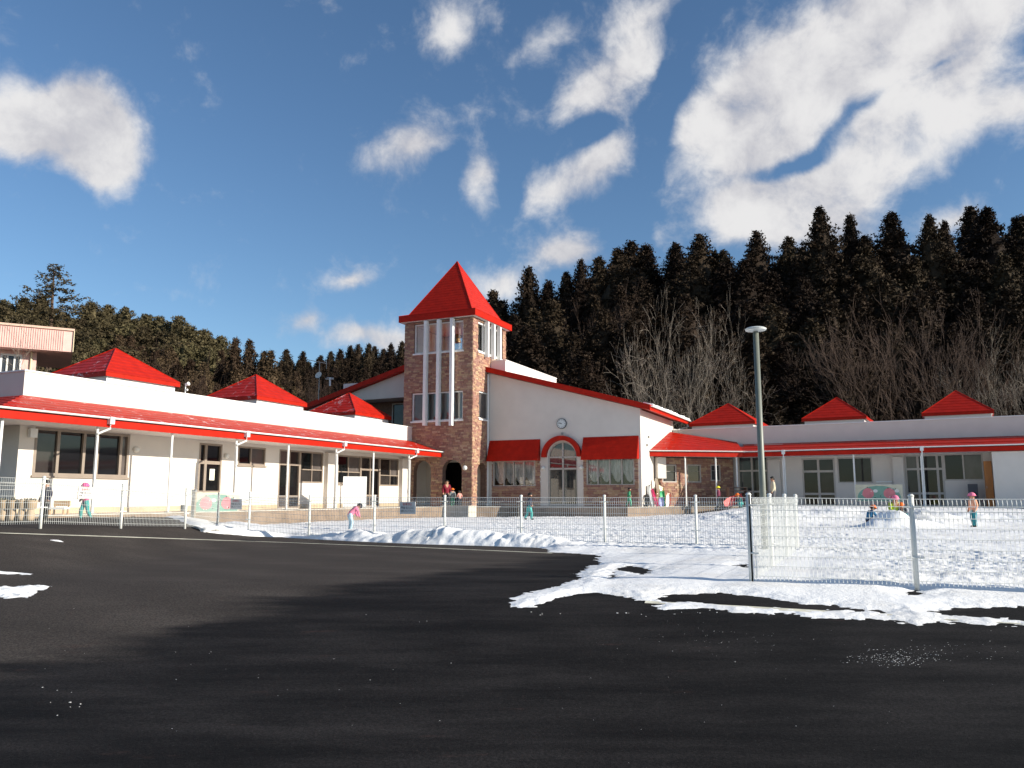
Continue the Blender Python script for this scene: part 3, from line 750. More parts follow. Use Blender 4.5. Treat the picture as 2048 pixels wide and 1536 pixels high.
for (a, b) in ((1538, 1562), (1787, 1809)): MB().fbox(RW, RW.hit(a, 950)[0], RW.hit(b, 950)[0], .006, .24, -.3, 3.2).build('pilaster', WHITE, rw)
s_ = RW.hit(1752, 958)[0]; s2 = RW.hit(1784, 958)[0]
for k in range(4): MB().fbox(RW, s_, s2, .004, .05, 1.85 - k * .16, 1.93 - k * .16).build('louvre', TRIM, rw)
s_ = RW.hit(1987, 950, 1.85)[0]
MB().fbox(RW, s_, 32, -.0, 1.85, -.4, 3.28).build('end_block', WHITE, rw)
RCZ0, RCZ1 = 4.14, 3.60; SA = 4.25
for k in range(3):
    oa, ob = CO * k / 3, CO * (k + 1) / 3; za, zb = RCZ0 + (RCZ1 - RCZ0) * k / 3, RCZ0 + (RCZ1 - RCZ0) * (k + 1) / 3
    canopy_panel(rw, RW.pt(SA, oa + .004, za), RW.pt(32, oa + .004, za), RW.pt(32, ob, zb), RW.pt(SA + .25, ob, zb), RED)
ms = MB(); rg = random.Random(5)                                  # thin line of snow lying along the top of the canopy
s_ = 5.0
while s_ < 30:
    ln = rg.uniform(.6, 2.2); h = rg.uniform(.03, .10); MB().fbox(RW, s_, s_ + ln, -.0 + .06, rg.uniform(.3, .42), RCZ0 - .30, RCZ0 - .10 + h * .3).build('roof_snow', SNOW, rw); s_ += ln + rg.choice((0, .1, .5, 1.5))
MB().fbox(RW, SA + .3, 32, CO - .03, CO + .02, 3.30, 3.53).build('fascia', RED, rw)
MB().fbox(RW, SA, 32, .01, CO - .035, 3.33, 3.37).build('soffit', WHITE2, rw)
gutter(RW, rw, SA + .2, 32, CO + .085, RCZ1 + .02)
for (px, hop) in ((1570, True), (1709, False), (1847, True)):
    s_ = RW.hit(px, 950, 1.8)[0]; post_and_pipe(RW, rw, s_, 1.8, FLOOR, 3.33, (s_ + .02, CO + .085, RCZ1) if hop else None)
for (xa, xb, ya) in ((1378, 1510, 850), (1603, 1733, 836), (1843, 1988, 827)):
    a, z_ = RW.hit(xa, ya, -1.5); b, _ = RW.hit(xb, ya - 4, -1.5)
    MB().fbox(RW, a + .14, b - .14, -5.05, -1.63, 4.75, 5.47).build('cap_block', WHITE2, rw)
    pyramid(rw, RW, a, b, -5.2, -1.5, 5.62, 6.98, 8, [RED, RED, RED, RED], fascia=.16)

# ---------------------------------------------------------------- stone porch in the corner between hall and right wing
pr = thing('stone_porch', 'corner porch with brown stone wall and red hipped roof between hall and right wing', 'porch', HS.pt(2.8, 0, 0))
PA, PB = Vector(HS.pt(2.75, 0, 0)[:2]), Vector(RW.pt(3.7, .25, 0)[:2]); PD = (PB - PA).normalized(); PN = Vector((PD.y, -PD.x))
PF = Fr(PA, PD, PN); PL = (PB - PA).length
PW = [PF.rect(1324, 929, 1353, 965), PF.rect(1374, 929, 1402, 965), PF.rect(1421, 929, 1441, 962)]
wall(PF, .02, PL, -.3, 3.3, PW, .25, 'wall', MORTAR, pr)
for i, r in enumerate(PW): win(PF, pr, r, [1], [.62, .38], [[BLUEG], [GREYG if i == 0 else BLUEG]], ALUW, fw=.07, mull=.012 if i else .02)
stones(PF, [(.06, PL - .05, FLOOR + .01, 3.28, PW)], pr, 300, 21)
MB().fbox(PF, -.0, .55, .06, .35, 2.1, 3.28).build('corner_panel', WHITE, pr)
E1 = Vector((*HS.pt(1.75, .02, 0)[:2], 3.62)); E2 = Vector((*RW.pt(SA + .5, CO, 0)[:2], 3.62)); T1 = Vector((*HS.pt(6.7, .02, 0)[:2], 5.0)); T2 = Vector((*RW.pt(3.9, .03, 0)[:2], 4.28))
T1b = Vector((*RW.pt(.15, .03, 0)[:2], 4.98))
Em = E1.lerp(E2, .40)
for k in range(7):
    f0, f1 = k / 7, (k + 1) / 7
    canopy_panel(pr, T1.lerp(E1, f0), T1.lerp(Em, f0), T1.lerp(Em, f1), T1.lerp(E1, f1), REDT, lip=.02)
    canopy_panel(pr, T1.lerp(Em, f0), T2.lerp(E2, f0), T2.lerp(E2, f1), T1.lerp(Em, f1), RED, lip=.02)
EF = Fr(E1.xy, (E2 - E1).xy, Vector(((E2 - E1).y, -(E2 - E1).x))); EL = (E2 - E1).xy.length
MB().fbox(EF, 0, EL, -.04, .01, 3.30, 3.56).build('fascia', RED, pr); gutter(EF, pr, -.02, EL + .2, .075, 3.63)
mso = MB(); mso.poly([(*EF.pt(0, -.05, 0)[:2], 3.34), (*EF.pt(EL, -.05, 0)[:2], 3.34), (*PF.pt(PL, -.2, 0)[:2], 3.34), (*PF.pt(0, -.2, 0)[:2], 3.34)]); mso.build('soffit', WHITE2, pr)
for px in (1371, 1432, 1474):
    s_ = EF.hit(px, 950, -.15)[0]; post_and_pipe(EF, pr, s_, -.15, FLOOR, 3.33)

# ---------------------------------------------------------------- hall
hall = thing('gabled_hall', 'tall white gabled hall with red verge, wall clock and arched door in shade', 'building', HF.pt(0, 0, 0))
RID = -3.6; SL = .276
hz = lambda s_: 9.28 - SL * abs(s_ - RID)
Hr = HF.rect
HW1, HW2 = Hr(986, 921, 1071, 973), Hr(1173, 916, 1269, 971)
hd = Hr(1096, 920, 1155, 1010); HARCH = (hd[0], hd[1], FLOOR + .02, HF.hit(1125, 914)[1], 'arch')
HREC = (-11.6, -5.0, 4.6, 7.15)
wall(HF, -16.3, 9.1, -.4, hz, [HW1, HW2, HARCH, HREC, (-3.35, -1.45, FLOOR, 3.1)], .3, 'wall', WHITE, hall, extra=(RID,))
wall(HS, .3, 7.6, -.4, 5.72, [], .3, 'side_wall', WHITE, hall)
MB().fbox(HF, -11.6, -5.0, -1.9, -1.7, 4.6, 7.4).build('balcony_back_wall', MORTAR, hall)
r = (-7.6, -6.2, 5.3, 7.0); win(HF, hall, r, [.8, .2], [1], [DARK, GREYG], ALUW, o=-1.62, fw=.07)
MB().fbox(HF, -11.6, -5.0, -1.7, -.3, 7.15, 7.2).build('balcony_ceiling', WHITE, hall)
MB().fbox(HF, -11.6, -5.0, -1.7, -.3, 4.5, 4.6).build('balcony_floor', CONC, hall)
# dark rooms behind the windows
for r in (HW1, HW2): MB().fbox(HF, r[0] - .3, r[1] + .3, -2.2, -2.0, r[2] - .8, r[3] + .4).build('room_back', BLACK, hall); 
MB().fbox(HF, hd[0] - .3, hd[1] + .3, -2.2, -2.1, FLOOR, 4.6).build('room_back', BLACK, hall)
LACE = M('lace_curtain', (.78, .76, .73), .9, .25, 9.0, stretch=(1, 1, .35))
win(HF, hall, HW1, [.26, .23, .24, .27], [1], [CLEAR] * 4, ALUW, fw=.07, mull=.06)
win(HF, hall, HW2, [.24, .25, .25, .26], [1], [CLEAR] * 4, ALUW, fw=.07, mull=.06)
def curtain(r, f0, f1, sag):
    m = MB(); n = 28; a, b = r[0] + f0 * (r[1] - r[0]), r[0] + f1 * (r[1] - r[0])
    for i in range(n):
        x0, x1 = a + (b - a) * i / n, a + (b - a) * (i + 1) / n; o0, o1 = -.30 + .04 * math.sin(i * 1.7), -.30 + .04 * math.sin((i + 1) * 1.7)
        t0, t1 = i / n * 2 - 1, (i + 1) / n * 2 - 1; zb = lambda q: r[2] + sag * (r[3] - r[2]) * (.18 + .5 * (abs(q)) ** 2)
        m.poly([HF.pt(x0, o0, zb(t0)), HF.pt(x1, o1, zb(t1)), HF.pt(x1, o1, r[3]), HF.pt(x0, o0, r[3])])
    m.build('curtain', LACE, hall, True)
for f0, f1 in ((.0, .27), (.27, .50), (.50, .75), (.75, 1.0)): curtain(HW1, f0, f1, .55); curtain(HW2, f0, f1, .7)
# arched door: glazed fan, transom, two leaves
m = MB(); s0, s1 = HARCH[0], HARCH[1]; zt = HF.hit(1125, 937)[1]; zs = HARCH[3]; cx, rd = (s0 + s1) / 2, (s1 - s0) / 2; fw = .08
for a, b, c, d_ in ((s0, s0 + fw, FLOOR + .03, zs), (s1 - fw, s1, FLOOR + .03, zs), (s0 + fw, s1 - fw, zs - .05, zs + .03), (s0 + fw, s1 - fw, zt - .06, zt + .04), (cx - .045, cx + .045, FLOOR + .03, zs + rd - .05), (s0 + fw, s1 - fw, FLOOR + .03, FLOOR + .12)): m.fbox(HF, a, b, -.16, -.06, c, d_)
for k in range(16):
    a0, a1 = math.pi * k / 16, math.pi * (k + 1) / 16
    P4 = [HF.pt(cx + q * math.cos(a), o_, zs + q * math.sin(a)) for o_ in (-.16, -.06) for (q, a) in ((rd, a0), (rd, a1), (rd - fw, a1), (rd - fw, a0))]
    m.hexa(P4)
df = m.build('door', ALUW, hall)
REFL = glass('mirror_glass', (.03, .032, .035), 1.0, .02); 
for (a, b) in ((s0 + fw, cx - .045), (cx + .045, s1 - fw)):
    MB().fbox(HF, a, b, -.13, -.12, FLOOR + .12, zt - .06).build('pane', REFL, df); MB().fbox(HF, a, b, -.13, -.12, zt + .04, zs - .05).build('pane', REFL, df)
for sg in (-1, 1):
    pts = [(cx + sg * .045, zs + .03)] + [(cx + sg * (rd - fw) * math.cos(math.pi / 2 * k / 10), zs + (rd - fw) * math.sin(math.pi / 2 * k / 10)) for k in range(10)] + [(cx + sg * .045, zs + rd - fw)]
    MB().poly([HF.pt(a, -.12, max(b, zs + .03)) for a, b in (pts if sg > 0 else pts[::-1])]).build('pane', REFL, df)
m = MB(); r0, r1 = rd + .05, rd + .30; n = 24
for k in range(n):
    a0, a1 = math.pi * k / n, math.pi * (k + 1) / n
    m.hexa([HF.pt(cx + q * math.cos(a), o_, zs + q * math.sin(a)) for o_ in (.003, .28) for (q, a) in ((r1, a0), (r1, a1), (r0, a1), (r0, a0))])
m.build('arch_hood', RED, hall)
for (x0, x1, yt, yb) in ((980, 1081, 880, 921), (1167, 1278, 873, 918)):
    a, b = HF.hit(x0, 900)[0], HF.hit(x1, 900)[0]; zt_ = HF.hit((x0 + x1) / 2, yt + .0)[1]; zb_ = HF.hit((x0 + x1) / 2, yb, .5)[1]
    root_aw = None
    for k in range(6):
        f0, f1 = k / 6, (k + 1) / 6
        P_ = lambda s_, f_: Vector(HF.pt(s_, .03 + .47 * f_, zt_ + (zb_ - zt_) * f_))
        canopy_panel(hall, P_(a, f0), P_(b, f0), P_(b, f1), P_(a, f1), RED, 'awning_panel', .018)
    for s_ in (a, b):
        mm = MB(); e = .03 if s_ == a else -.03
        mm.poly([HF.pt(s_, .02, zb_), HF.pt(s_, .48, zb_ - .01), HF.pt(s_, .02, zt_ - .03)]); mm.poly([HF.pt(s_ + e, .02, zt_ - .03), HF.pt(s_ + e, .48, zb_ - .01), HF.pt(s_ + e, .02, zb_)]); mm.build('awning_cheek', RED, hall)
rg1 = (HF.hit(984, 950)[0], HF.hit(1081, 950)[0], FLOOR + .01, HF.hit(1030, 905)[1], [HW1]); rg2 = (HF.hit(1167, 950)[0], HF.hit(1277, 950)[0], FLOOR + .01, HF.hit(1220, 900)[1], [HW2])
stones(HF, [rg1, rg2], hall, 300, 31)
for px, py in ((1087, 936), (1163, 935)): wall_lamp(HF, hall, px, py, .12)
# roof
ROOFQ = 9.4
for (a, b) in ((RID, 9.75), (RID, -16.9)):
    za, zb = hz(a) + .03, hz(b) + .03; sa, sb = sorted((a, b)); z_a, z_b = hz(sa) + .03, hz(sb) + .03
    MB().hexa([HF.pt(sa, .4, z_a), HF.pt(sb, .4, z_b), HF.pt(sb, -ROOFQ, z_b), HF.pt(sa, -ROOFQ, z_a), HF.pt(sa, .4, z_a + .3), HF.pt(sb, .4, z_b + .3), HF.pt(sb, -ROOFQ, z_b + .3), HF.pt(sa, -ROOFQ, z_a + .3)]).build('roof', RED, hall)
GF = Fr(HF.pt(9.78, 0, 0)[:2], U, V); gutter(GF, hall, -.35, ROOFQ + .1, .06, 5.86)
ms = MB(); rg = random.Random(9); q = 0.2
while q < ROOFQ - .3:
    ln = rg.uniform(.3, .9); zz = hz(9.6) + .33; MB().hexa([HF.pt(9.2, -q, zz + .1), HF.pt(9.8, -q, zz - .06), HF.pt(9.8, -q - ln, zz - .06), HF.pt(9.2, -q - ln, zz + .1), HF.pt(9.25, -q, zz + .18), HF.pt(9.74, -q - .05, zz + rg.uniform(.03, .12)), HF.pt(9.74, -q - ln, zz + rg.uniform(.03, .12)), HF.pt(9.25, -q - ln, zz + .18)]).build('roof_snow', SNOW, hall); q += ln * 1.01
MB().tube([GF.pt(ROOFQ, .06, 5.82), GF.pt(ROOFQ, .05, 5.6), GF.pt(ROOFQ - .9, -.6, 5.25), GF.pt(ROOFQ - 1.9, -.63, 5.2), GF.pt(ROOFQ - 1.9, -.63, 4.9)], .045, 7).build('downpipe', TRIM, hall)
MB().tube([HF.pt(.08, .12, .5), HF.pt(.08, .12, hz(0) - .1)], .055, 8).build('downpipe', TRIM, hall)
MB().fbox(HF, -1.2, 1.0, -8.5, -.3, 7.6, 9.0).build('roof_block', WHITE2, hall)
MB().fbox(HF, -1.2, 1.04, -8.5, -.26, 9.002, 9.06).build('coping', TRIM, hall)
MB().fbox(HF, -13.4, -6.2, -9.5, -4.2, 5, 8.95).build('roof_block', WHITE2, hall)

for (F_, px, py) in ((HF, 1125, 867), (HS, 1296, 874), (HS, 1293, 890)):
    s_, z_ = F_.hit(px, py); MB().fbox(F_, s_ - .06, s_ + .06, .003, .08, z_ - .06, z_ + .06).build('wall_socket', GREYM, hall)
# clock on the hall
s_, z_ = HF.hit(1124, 847.5); c = HF.pt(s_, .1, z_); rc = .29
ck = thing('wall_clock', 'round white wall clock with dark rim above the arched door', 'clock', c)
def disc(F, s_, z_, o0, o1, r, n=28):
    m = MB(); A = [F.pt(s_ + r * math.cos(2 * math.pi * k / n), o1, z_ + r * math.sin(2 * math.pi * k / n)) for k in range(n)]; B = [F.pt(s_ + r * math.cos(2 * math.pi * k / n), o0, z_ + r * math.sin(2 * math.pi * k / n)) for k in range(n)]
    m.poly(A); m.poly(B[::-1])
    for k in range(n): m.poly([A[k], B[k], B[(k + 1) % n], A[(k + 1) % n]])
    return m
disc(HF, s_, z_, .01, .09, rc).build('rim', M('clock_rim', (.10, .11, .11), .5, .1), ck); disc(HF, s_, z_, .091, .1, rc * .86).build('face', M('clock_face', (.62, .66, .66), .5, .03), ck)
CB = M('clock_black', (.01, .012, .015), .6, .1)
for k in range(12):
    a = math.pi * k / 6; MB().fbox(HF, s_ + .2 * math.sin(a) - .012, s_ + .2 * math.sin(a) + .012, .101, .104, z_ + .2 * math.cos(a) - .02, z_ + .2 * math.cos(a) + .02).build('hour_mark', CB, ck)
for (ln, hr, wd) in ((.12, 9.78 / 12, .016), (.19, 47 / 60, .011)):
    a = 2 * math.pi * hr; d2 = (math.sin(a), math.cos(a)); n2_ = (d2[1] * wd, -d2[0] * wd)
    MB().hexa([HF.pt(s_ + p * d2[0] + q * n2_[0], o_, z_ + p * d2[1] + q * n2_[1]) for o_ in (.105, .112) for p, q in ((-.03, -1), (ln, -1), (ln, 1), (-.03, 1))]).build('hand', CB, ck)

# ---------------------------------------------------------------- tower
tw = thing('stone_tower', 'square brown stone tower with pointed red roof and white fins over tall windows', 'tower', TF.pt(1.6, 0, 0))
TW0, TW1, TD = -.6, 3.89, 4.4; TZ = 11.25
TB = Fr(TR.P + U * TD, -V, U); TLf = Fr(Vector(TF.pt(TW0, 0, 0)[:2]) , U, -V)
uw = TF.rect(829, 645, 927, 704); uw = (uw[0], uw[1], uw[2], uw[3]); lwn = TF.rect(824, 784, 926, 841)
a1 = TF.rect(827, 925, 862, 1010); a2 = TF.rect(885, 922, 924, 1010)
AR1 = (a1[0], a1[1], FLOOR + .02, TF.hit(845, 921)[1] - (a1[1] - a1[0]) / 2, 'arch'); AR2 = (a2[0], a2[1], FLOOR + .02, TF.hit(905, 919)[1] - (a2[1] - a2[0]) / 2, 'arch')
ru = (.62, TD - .45, uw[2], uw[3]); rm = (.75, TD - 1.0, lwn[2] + .1, lwn[3] + .05); ra_ = (.6, 1.75, FLOOR + .02, AR2[3] - .1, 'arch')
fh = [uw, lwn, AR1, AR2]; rh_ = [ru, rm, ra_]
wall(TF, TW0, TW1, -.3, TZ, fh, .35, 'front_wall', MORTAR, tw)
wall(TR, .351, TD, -.3, TZ, rh_, .35, 'side_wall', MORTAR, tw)
wall(TB, .351, TD + .09, -.3, TZ, [(.8, 3.6, uw[2], uw[3])], .35, 'back_wall', MORTAR, tw)
wall(TLf, .351, TD - .351, -.3, TZ, [], .35, 'side_wall', MORTAR, tw)
stones(TF, [(TW0, TW1 + .03, FLOOR + .0, TZ - .02, fh)], tw, 300, 41)
stones(TR, [(.0, TD, FLOOR + .0, TZ - .02, rh_)], tw, 0, 43)
stones(TLf, [(.0, TD, 5.0, TZ - .02, [])], tw, 0, 45)
IW = (TW0 + .4, TW1 - .4)
for (z0, z1, mt, nm) in ((4.9, 5.1, CREAM, 'floor_slab'), (8.4, 8.6, CREAM, 'floor_slab'), (TZ - .12, TZ + .02, CREAM, 'ceiling')):
    MB().fbox(TF, IW[0], IW[1], -TD + .4, -.4, z0, z1).build(nm, mt, tw)
for F_, a, b in ((TB, .4, TD - .3), (TLf, .4, TD - .4)):
    hl = [(.8, 3.6, uw[2], uw[3])] if F_ is TB else []
    F2 = Fr(F_.P - F_.n * .36, F_.d, F_.n); wall(F2, a, b, 5.1, TZ - .13, hl, .03, 'lining', CREAM, tw)
win(TF, tw, uw, [.24, .26, .26, .24], [1], [CLEAR] * 4, TRIM, o=-.12, fw=.07); win(TF, tw, lwn, [.24, .26, .26, .24], [1], [GREYG, CLEAR, CLEAR, CLEAR], TRIM, o=-.12, fw=.07)
win(TR, tw, ru, [.25] * 4, [1], [CLEAR] * 4, TRIM, o=-.10, fw=.09); win(TR, tw, rm, [.5, .5], [1], [GREYG, MIDG], TRIM, o=-.10, fw=.08)
win(TB, tw, (.8, 3.6, uw[2], uw[3]), [.25] * 4, [1], [CLEAR] * 4, TRIM, o=-.12, fw=.07)  # unseen rear window, assumed from the visible faces, added to let light in
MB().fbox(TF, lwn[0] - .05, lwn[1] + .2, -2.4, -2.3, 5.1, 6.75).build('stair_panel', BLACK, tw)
for F_, r in ((TF, uw), (TF, lwn), (TR, ru), (TR, rm)): MB().fbox(F_, r[0] - .05, r[1] + .05, .0, .09, r[2] - .09, r[2] - .002).build('window_sill', TRIM, tw)
for px in (849.5, 875.5, 902): s_ = TF.hit(px, 740, .3)[0]; MB().fbox(TF, s_ - .09, s_ + .09, .056, .34, TF.hit(px, 851, .3)[1], TZ - .02).build('fin', TRIM, tw)
for k in range(3): s_ = ru[0] + (ru[1] - ru[0]) * (k + 1) / 4; MB().fbox(TR, s_ - .08, s_ + .08, .056, .30, ru[2] - .25, TZ - .02).build('fin', TRIM, tw)
ex = .30; pyramid(tw, TF, TW0 - ex, TW1 + ex, -TD - ex, ex, TZ + .40, TF.hit(915, 523, -2.2)[1], 22, [RED] * 4, flare=(.09, 1.9, .035), fascia=.36)
MB().fbox(TF, TW0 - ex + .1, TW1 + ex - .1, -TD - ex + .1, ex - .1, TZ + .03, TZ + .06).build('soffit', TRIM, tw)
# porch inside the arches
MB().fbox(HF, -3.8, -1.0, -2.2, -2.1, FLOOR, 3.7).build('doorway_dark', BLACK, tw)  # near-black box, the unlit room's shade is put into its colour
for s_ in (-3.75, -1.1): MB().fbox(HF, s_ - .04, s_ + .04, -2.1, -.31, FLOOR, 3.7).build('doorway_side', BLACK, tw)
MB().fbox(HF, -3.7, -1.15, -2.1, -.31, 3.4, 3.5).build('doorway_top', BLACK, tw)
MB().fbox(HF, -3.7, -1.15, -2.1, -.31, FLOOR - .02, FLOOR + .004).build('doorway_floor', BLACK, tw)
MB().fbox(TF, TW0 + .352, TW0 + .38, -1.94, -.36, FLOOR, 4.9).build('porch_lining', WHITE, tw)
wall_lamp(TF, tw, 931, 936, .14)
# bell
s_, z_ = TF.hit(914, 676, -1.6); bc = TF.pt(s_, -1.6, z_)
bl = thing('bell', 'brass bell hanging behind the top tower window', 'bell', bc)
MB().lathe((bc[0], bc[1], bc[2] - .28), [(.27, 0), (.25, .05), (.19, .2), (.16, .38), (.12, .48), (.03, .52)], 18).build('bell_body', M('brass', (.35, .20, .07), .35, .15, metal=.7), bl, True)
MB().tube([(bc[0], bc[1], bc[2] + .22), (bc[0], bc[1], TZ - .12)], .02, 6).build('hanger', GREYM, bl)
MB().ball((bc[0], bc[1], bc[2] - .3), .05).build('clapper', GREYM, bl)

# deck and steps
dk = MB(); zt = FLOOR
D0 = [LW.pt(-4, 3.2, 0), LW.pt(18.6, 3.2, 0), TF.pt(3.4, 1.9, 0), TF.pt(4.2, 1.7, 0), HF.pt(2, 2.4, 0), HF.pt(9.0, 2.4, 0), EF.pt(1.0, 1.6, 0), EF.pt(EL, 1.2, 0), RW.pt(6.5, 3.0, 0), RW.pt(32, 3.0, 0)]
D9 = [LW.pt(-4, .0, 0), LW.pt(18.6, .0, 0), TF.pt(1.0, -1, 0), TF.pt(4.2, -4, 0), HF.pt(2, -.1, 0), HF.pt(9.0, -.1, 0), PF.pt(.5, -.1, 0), PF.pt(PL, -.1, 0), RW.pt(6.5, 0, 0), RW.pt(32, 0, 0)]
for a, b, c, d_ in zip(D0, D0[1:], D9, D9[1:]):
    dk.hexa([(*a[:2], -.5), (*b[:2], -.5), (*d_[:2], -.5), (*c[:2], -.5), (*a[:2], zt), (*b[:2], zt), (*d_[:2], zt), (*c[:2], zt)])
dk.mi = [0 if i % 6 == 1 else 1 for i in range(len(dk.f))]
tag(dk.build('terrace', [DECKM, M('terrace_side', (.27, .20, .145), .85, .18, 1.5, .3, 25)]), kind='structure')
ed = MB()
for a, b in zip(D0, D0[1:]):
    A, B = Vector(a[:2]), Vector(b[:2]); dd = (B - A).normalized(); F_ = Fr(A, dd, Vector((dd.y, -dd.x))); ed.fbox(F_, .0, (B - A).length, -.12, .03, zt + .004, zt + .03)
tag(ed.build('terrace_kerb', M('kerb_pale', (.62, .58, .50), .8, .1, world=True)), kind='structure')
st = thing('entrance_slab', 'pale low concrete step in front of the stone tower', 'step', TF.pt(4.0, 2.4, 0))
MB().fbox(TF, 3.2, 4.9, 1.4, 2.3, -.3, FLOOR + .07).build('slab', M('kerb_pale', (.62, .58, .50)), st)

# ------------------------------------------------------------------ hills
def hillz(x, y):
    x = np.asarray(x, float); y = np.asarray(y, float)
    r = 21 * sm(62, 122, y) * sm(-14, 28, x) + 9 * sm(110, 200, y)
    l = 19 * sm(72, 140, y) * sm(-18, -75, x)
    f = 30 * sm(150, 250, y)
    return np.maximum(np.maximum(r, l), f) - .8 + 1.2 * fbm(x, y, 22, 101)
LITTER = M('leaf_litter', (.075, .05, .032), .95, .35, .5, .5, 2.5, world=True)
tag(grid('hillside', np.linspace(-230, 230, 185), np.linspace(56, 330, 120), hillz, LITTER), kind='structure')

# ------------------------------------------------------------------ trees
def leaf_mat(name, col, var=.45):
    m = bpy.data.materials.new(name); m.use_nodes = True; t = NT(m.node_tree); b = m.node_tree.nodes['Principled BSDF']
    pos = t.n('ShaderNodeTexCoord').outputs['Object']; oi = t.n('ShaderNodeObjectInfo')
    n = t.noise(pos, .9, 3, .6); c = t.mix(t.ss(n, .32, .7), tuple(q * (1 - var) for q in col), tuple(q * (1 + var) for q in col))
    hs = t.n('ShaderNodeHueSaturation'); t.l(c, hs.inputs['Color']); t.l(t.m('ADD', t.m('MULTIPLY', oi.outputs['Random'], .9), .6), hs.inputs['Value'])
    t.l(t.m('ADD', t.m('MULTIPLY', oi.outputs['Random'], .03), .485), hs.inputs['Hue'])
    t.l(hs.outputs[0], b.inputs['Base Color']); b.inputs['Roughness'].default_value = .8; b.inputs['Specular IOR Level'].default_value = .12
    return m
CEDAR = leaf_mat('cedar_leaf', (.034, .0225, .0145)); CEDARL = leaf_mat('cedar_leaf_olive', (.070, .046, .028)); PINE = leaf_mat('pine_leaf', (.075, .060, .032))
BARK = M('bark', (.10, .065, .045), .9, .3, 3.0); PALEBARK = M('pale_bark', (.26, .22, .18), .85, .25, 2.0); TWIG = M('brown_twig', (.062, .038, .028), .9, .3, 1.0)


def tuft(V_, F_, c, size, n, rg, up=0.0):
    for _ in range(n):
        d = Vector((rg.gauss(0, 1), rg.gauss(0, 1), rg.gauss(0, .7) + up)).normalized(); e = d.cross(Vector((rg.gauss(0, 1), rg.gauss(0, 1), rg.gauss(0, 1)))).normalized()
        p = c + Vector((rg.gauss(0, .5), rg.gauss(0, .5), rg.gauss(0, .4))) * size; L = size * rg.uniform(.6, 1.25); w_ = L * rg.uniform(.28, .5)
        k = len(V_); V_ += [tuple(p - e * w_), tuple(p + d * L * .55 - e * w_ * .1), tuple(p + d * L), tuple(p + e * w_)]; F_.append((k, k + 1, k + 2, k + 3))


def conifer(seed, H, R, kind):
    """crown of boughs carrying tufts of foliage; a ragged inner body keeps the middle dense"""
    rg = random.Random(seed); V_, F_ = [], []
    lob = [rg.uniform(0, 6.28) for _ in range(4)]
    if kind == 'cedar': nb, base, ts, tn, shape = 340, .06, .50, 6, lambda h: min(.62, (1 - h) * 1.5 + .015)
    elif kind == 'pine': nb, base, ts, tn, shape = 150, .30, .5, 7, lambda h: max(.06, math.sin(math.pi * min(1, (h - .25) / .75 * .82 + .18)) ** .8)
    else: nb, base, ts, tn, shape = 170, .08, .30, 6, lambda h: min(.95, (1 - h) * 2.3) * (1 + .38 * math.sin(h * 62))
    for i in range(nb):
        h = base + (1 - base) * ((i + rg.random()) / nb) ** .92; az_ = i * 2.39996 + rg.gauss(0, .3)
        bulge = 1 + .22 * math.sin(az_ * 2 + lob[0] + h * 7) + .16 * math.sin(az_ * 3 + lob[1] - h * 11)
        r = R * shape(h) * bulge * rg.uniform(.72, 1.12) + .12
        zz = H * h
        out = Vector((math.cos(az_), math.sin(az_), 0)); dr = (-.10 if kind == 'cedar' else .05 if kind == 'pine' else -.06)
        nt = 3 + int(r * (2.6 if kind != 'spread' else 3.4))
        for k in range(nt):
            f = .30 + .70 * (k + rg.random() * .7) / nt
            c = out * (r * f) + Vector((rg.gauss(0, .16), rg.gauss(0, .16), zz + r * f * dr + .25 * r * f * f * (.8 if kind != 'cedar' else .35)))
            tuft(V_, F_, c, ts * (.55 + .5 * (1 - h)), tn + 2, rg, .25 if kind == 'cedar' else .1)
    if kind != 'spread':
        nr, ns = 12, 9; k0 = len(V_)
        for a in range(nr + 1):
            h = base + (.95 - base) * a / nr
            for b_ in range(ns):
                an = 2 * math.pi * b_ / ns; r = R * shape(min(.98, h)) * .58 * rg.uniform(.75, 1.2); V_.append((r * math.cos(an), r * math.sin(an), H * h + rg.gauss(0, .2)))
        for a in range(nr):
            for b_ in range(ns): F_.append((k0 + a * ns + b_, k0 + a * ns + (b_ + 1) % ns, k0 + (a + 1) * ns + (b_ + 1) % ns, k0 + (a + 1) * ns + b_))
    return V_, F_


def limb(m, p, d, L, r, depth, rg, droop, spread, twig=.012, kids=(2, 3)):
    n = 3 if depth > 1 else 2; pts = [p]; q = Vector(p); dd = Vector(d)
    for k in range(n):
        dd = (dd + Vector((rg.gauss(0, .14), rg.gauss(0, .14), rg.gauss(0, .10) + droop * (.5 if depth > 2 else 1)))).normalized(); q = q + dd * (L / n); pts.append(q.copy())
    rs = [r * (1 - .38 * i / n) for i in range(n + 1)]
    m.tube(pts, rs, 5 if r > .06 else 3, caps=False)
    if depth == 0: return
    for j in range(rg.randint(*kids) + (1 if depth > 3 else 0)):
        a = rg.uniform(0, 6.283); perp = dd.cross(Vector((math.cos(a), math.sin(a), .3))).normalized(); nd = (dd + perp * spread * rg.uniform(.6, 1.3)).normalized()
        at = pts[-1] if j < 2 else pts[rg.randint(1, n - 1)]
        limb(m, at, nd, L * rg.uniform(.62, .86), max(twig, rs[-1] * rg.uniform(.55, .8)), depth - 1, rg, droop, spread, twig, kids)


def bare_mesh(name, seed, H, stems, depth, spread, lean, mat, droop=.03, twig=.014, r0=.16, kids=(2, 3)):
    rg = random.Random(seed); m = MB()
    for s_ in range(stems):
        a = 2 * math.pi * s_ / stems + rg.uniform(-.4, .4); d = Vector((math.cos(a) * lean, math.sin(a) * lean, 1)).normalized()
        limb(m, Vector((math.cos(a) * .15, math.sin(a) * .15, -.5)), d, H * rg.uniform(.26, .36), r0 * rg.uniform(.7, 1.1), depth, rg, droop, spread, twig, kids)
    return m.mesh(name, mat, smooth=True)


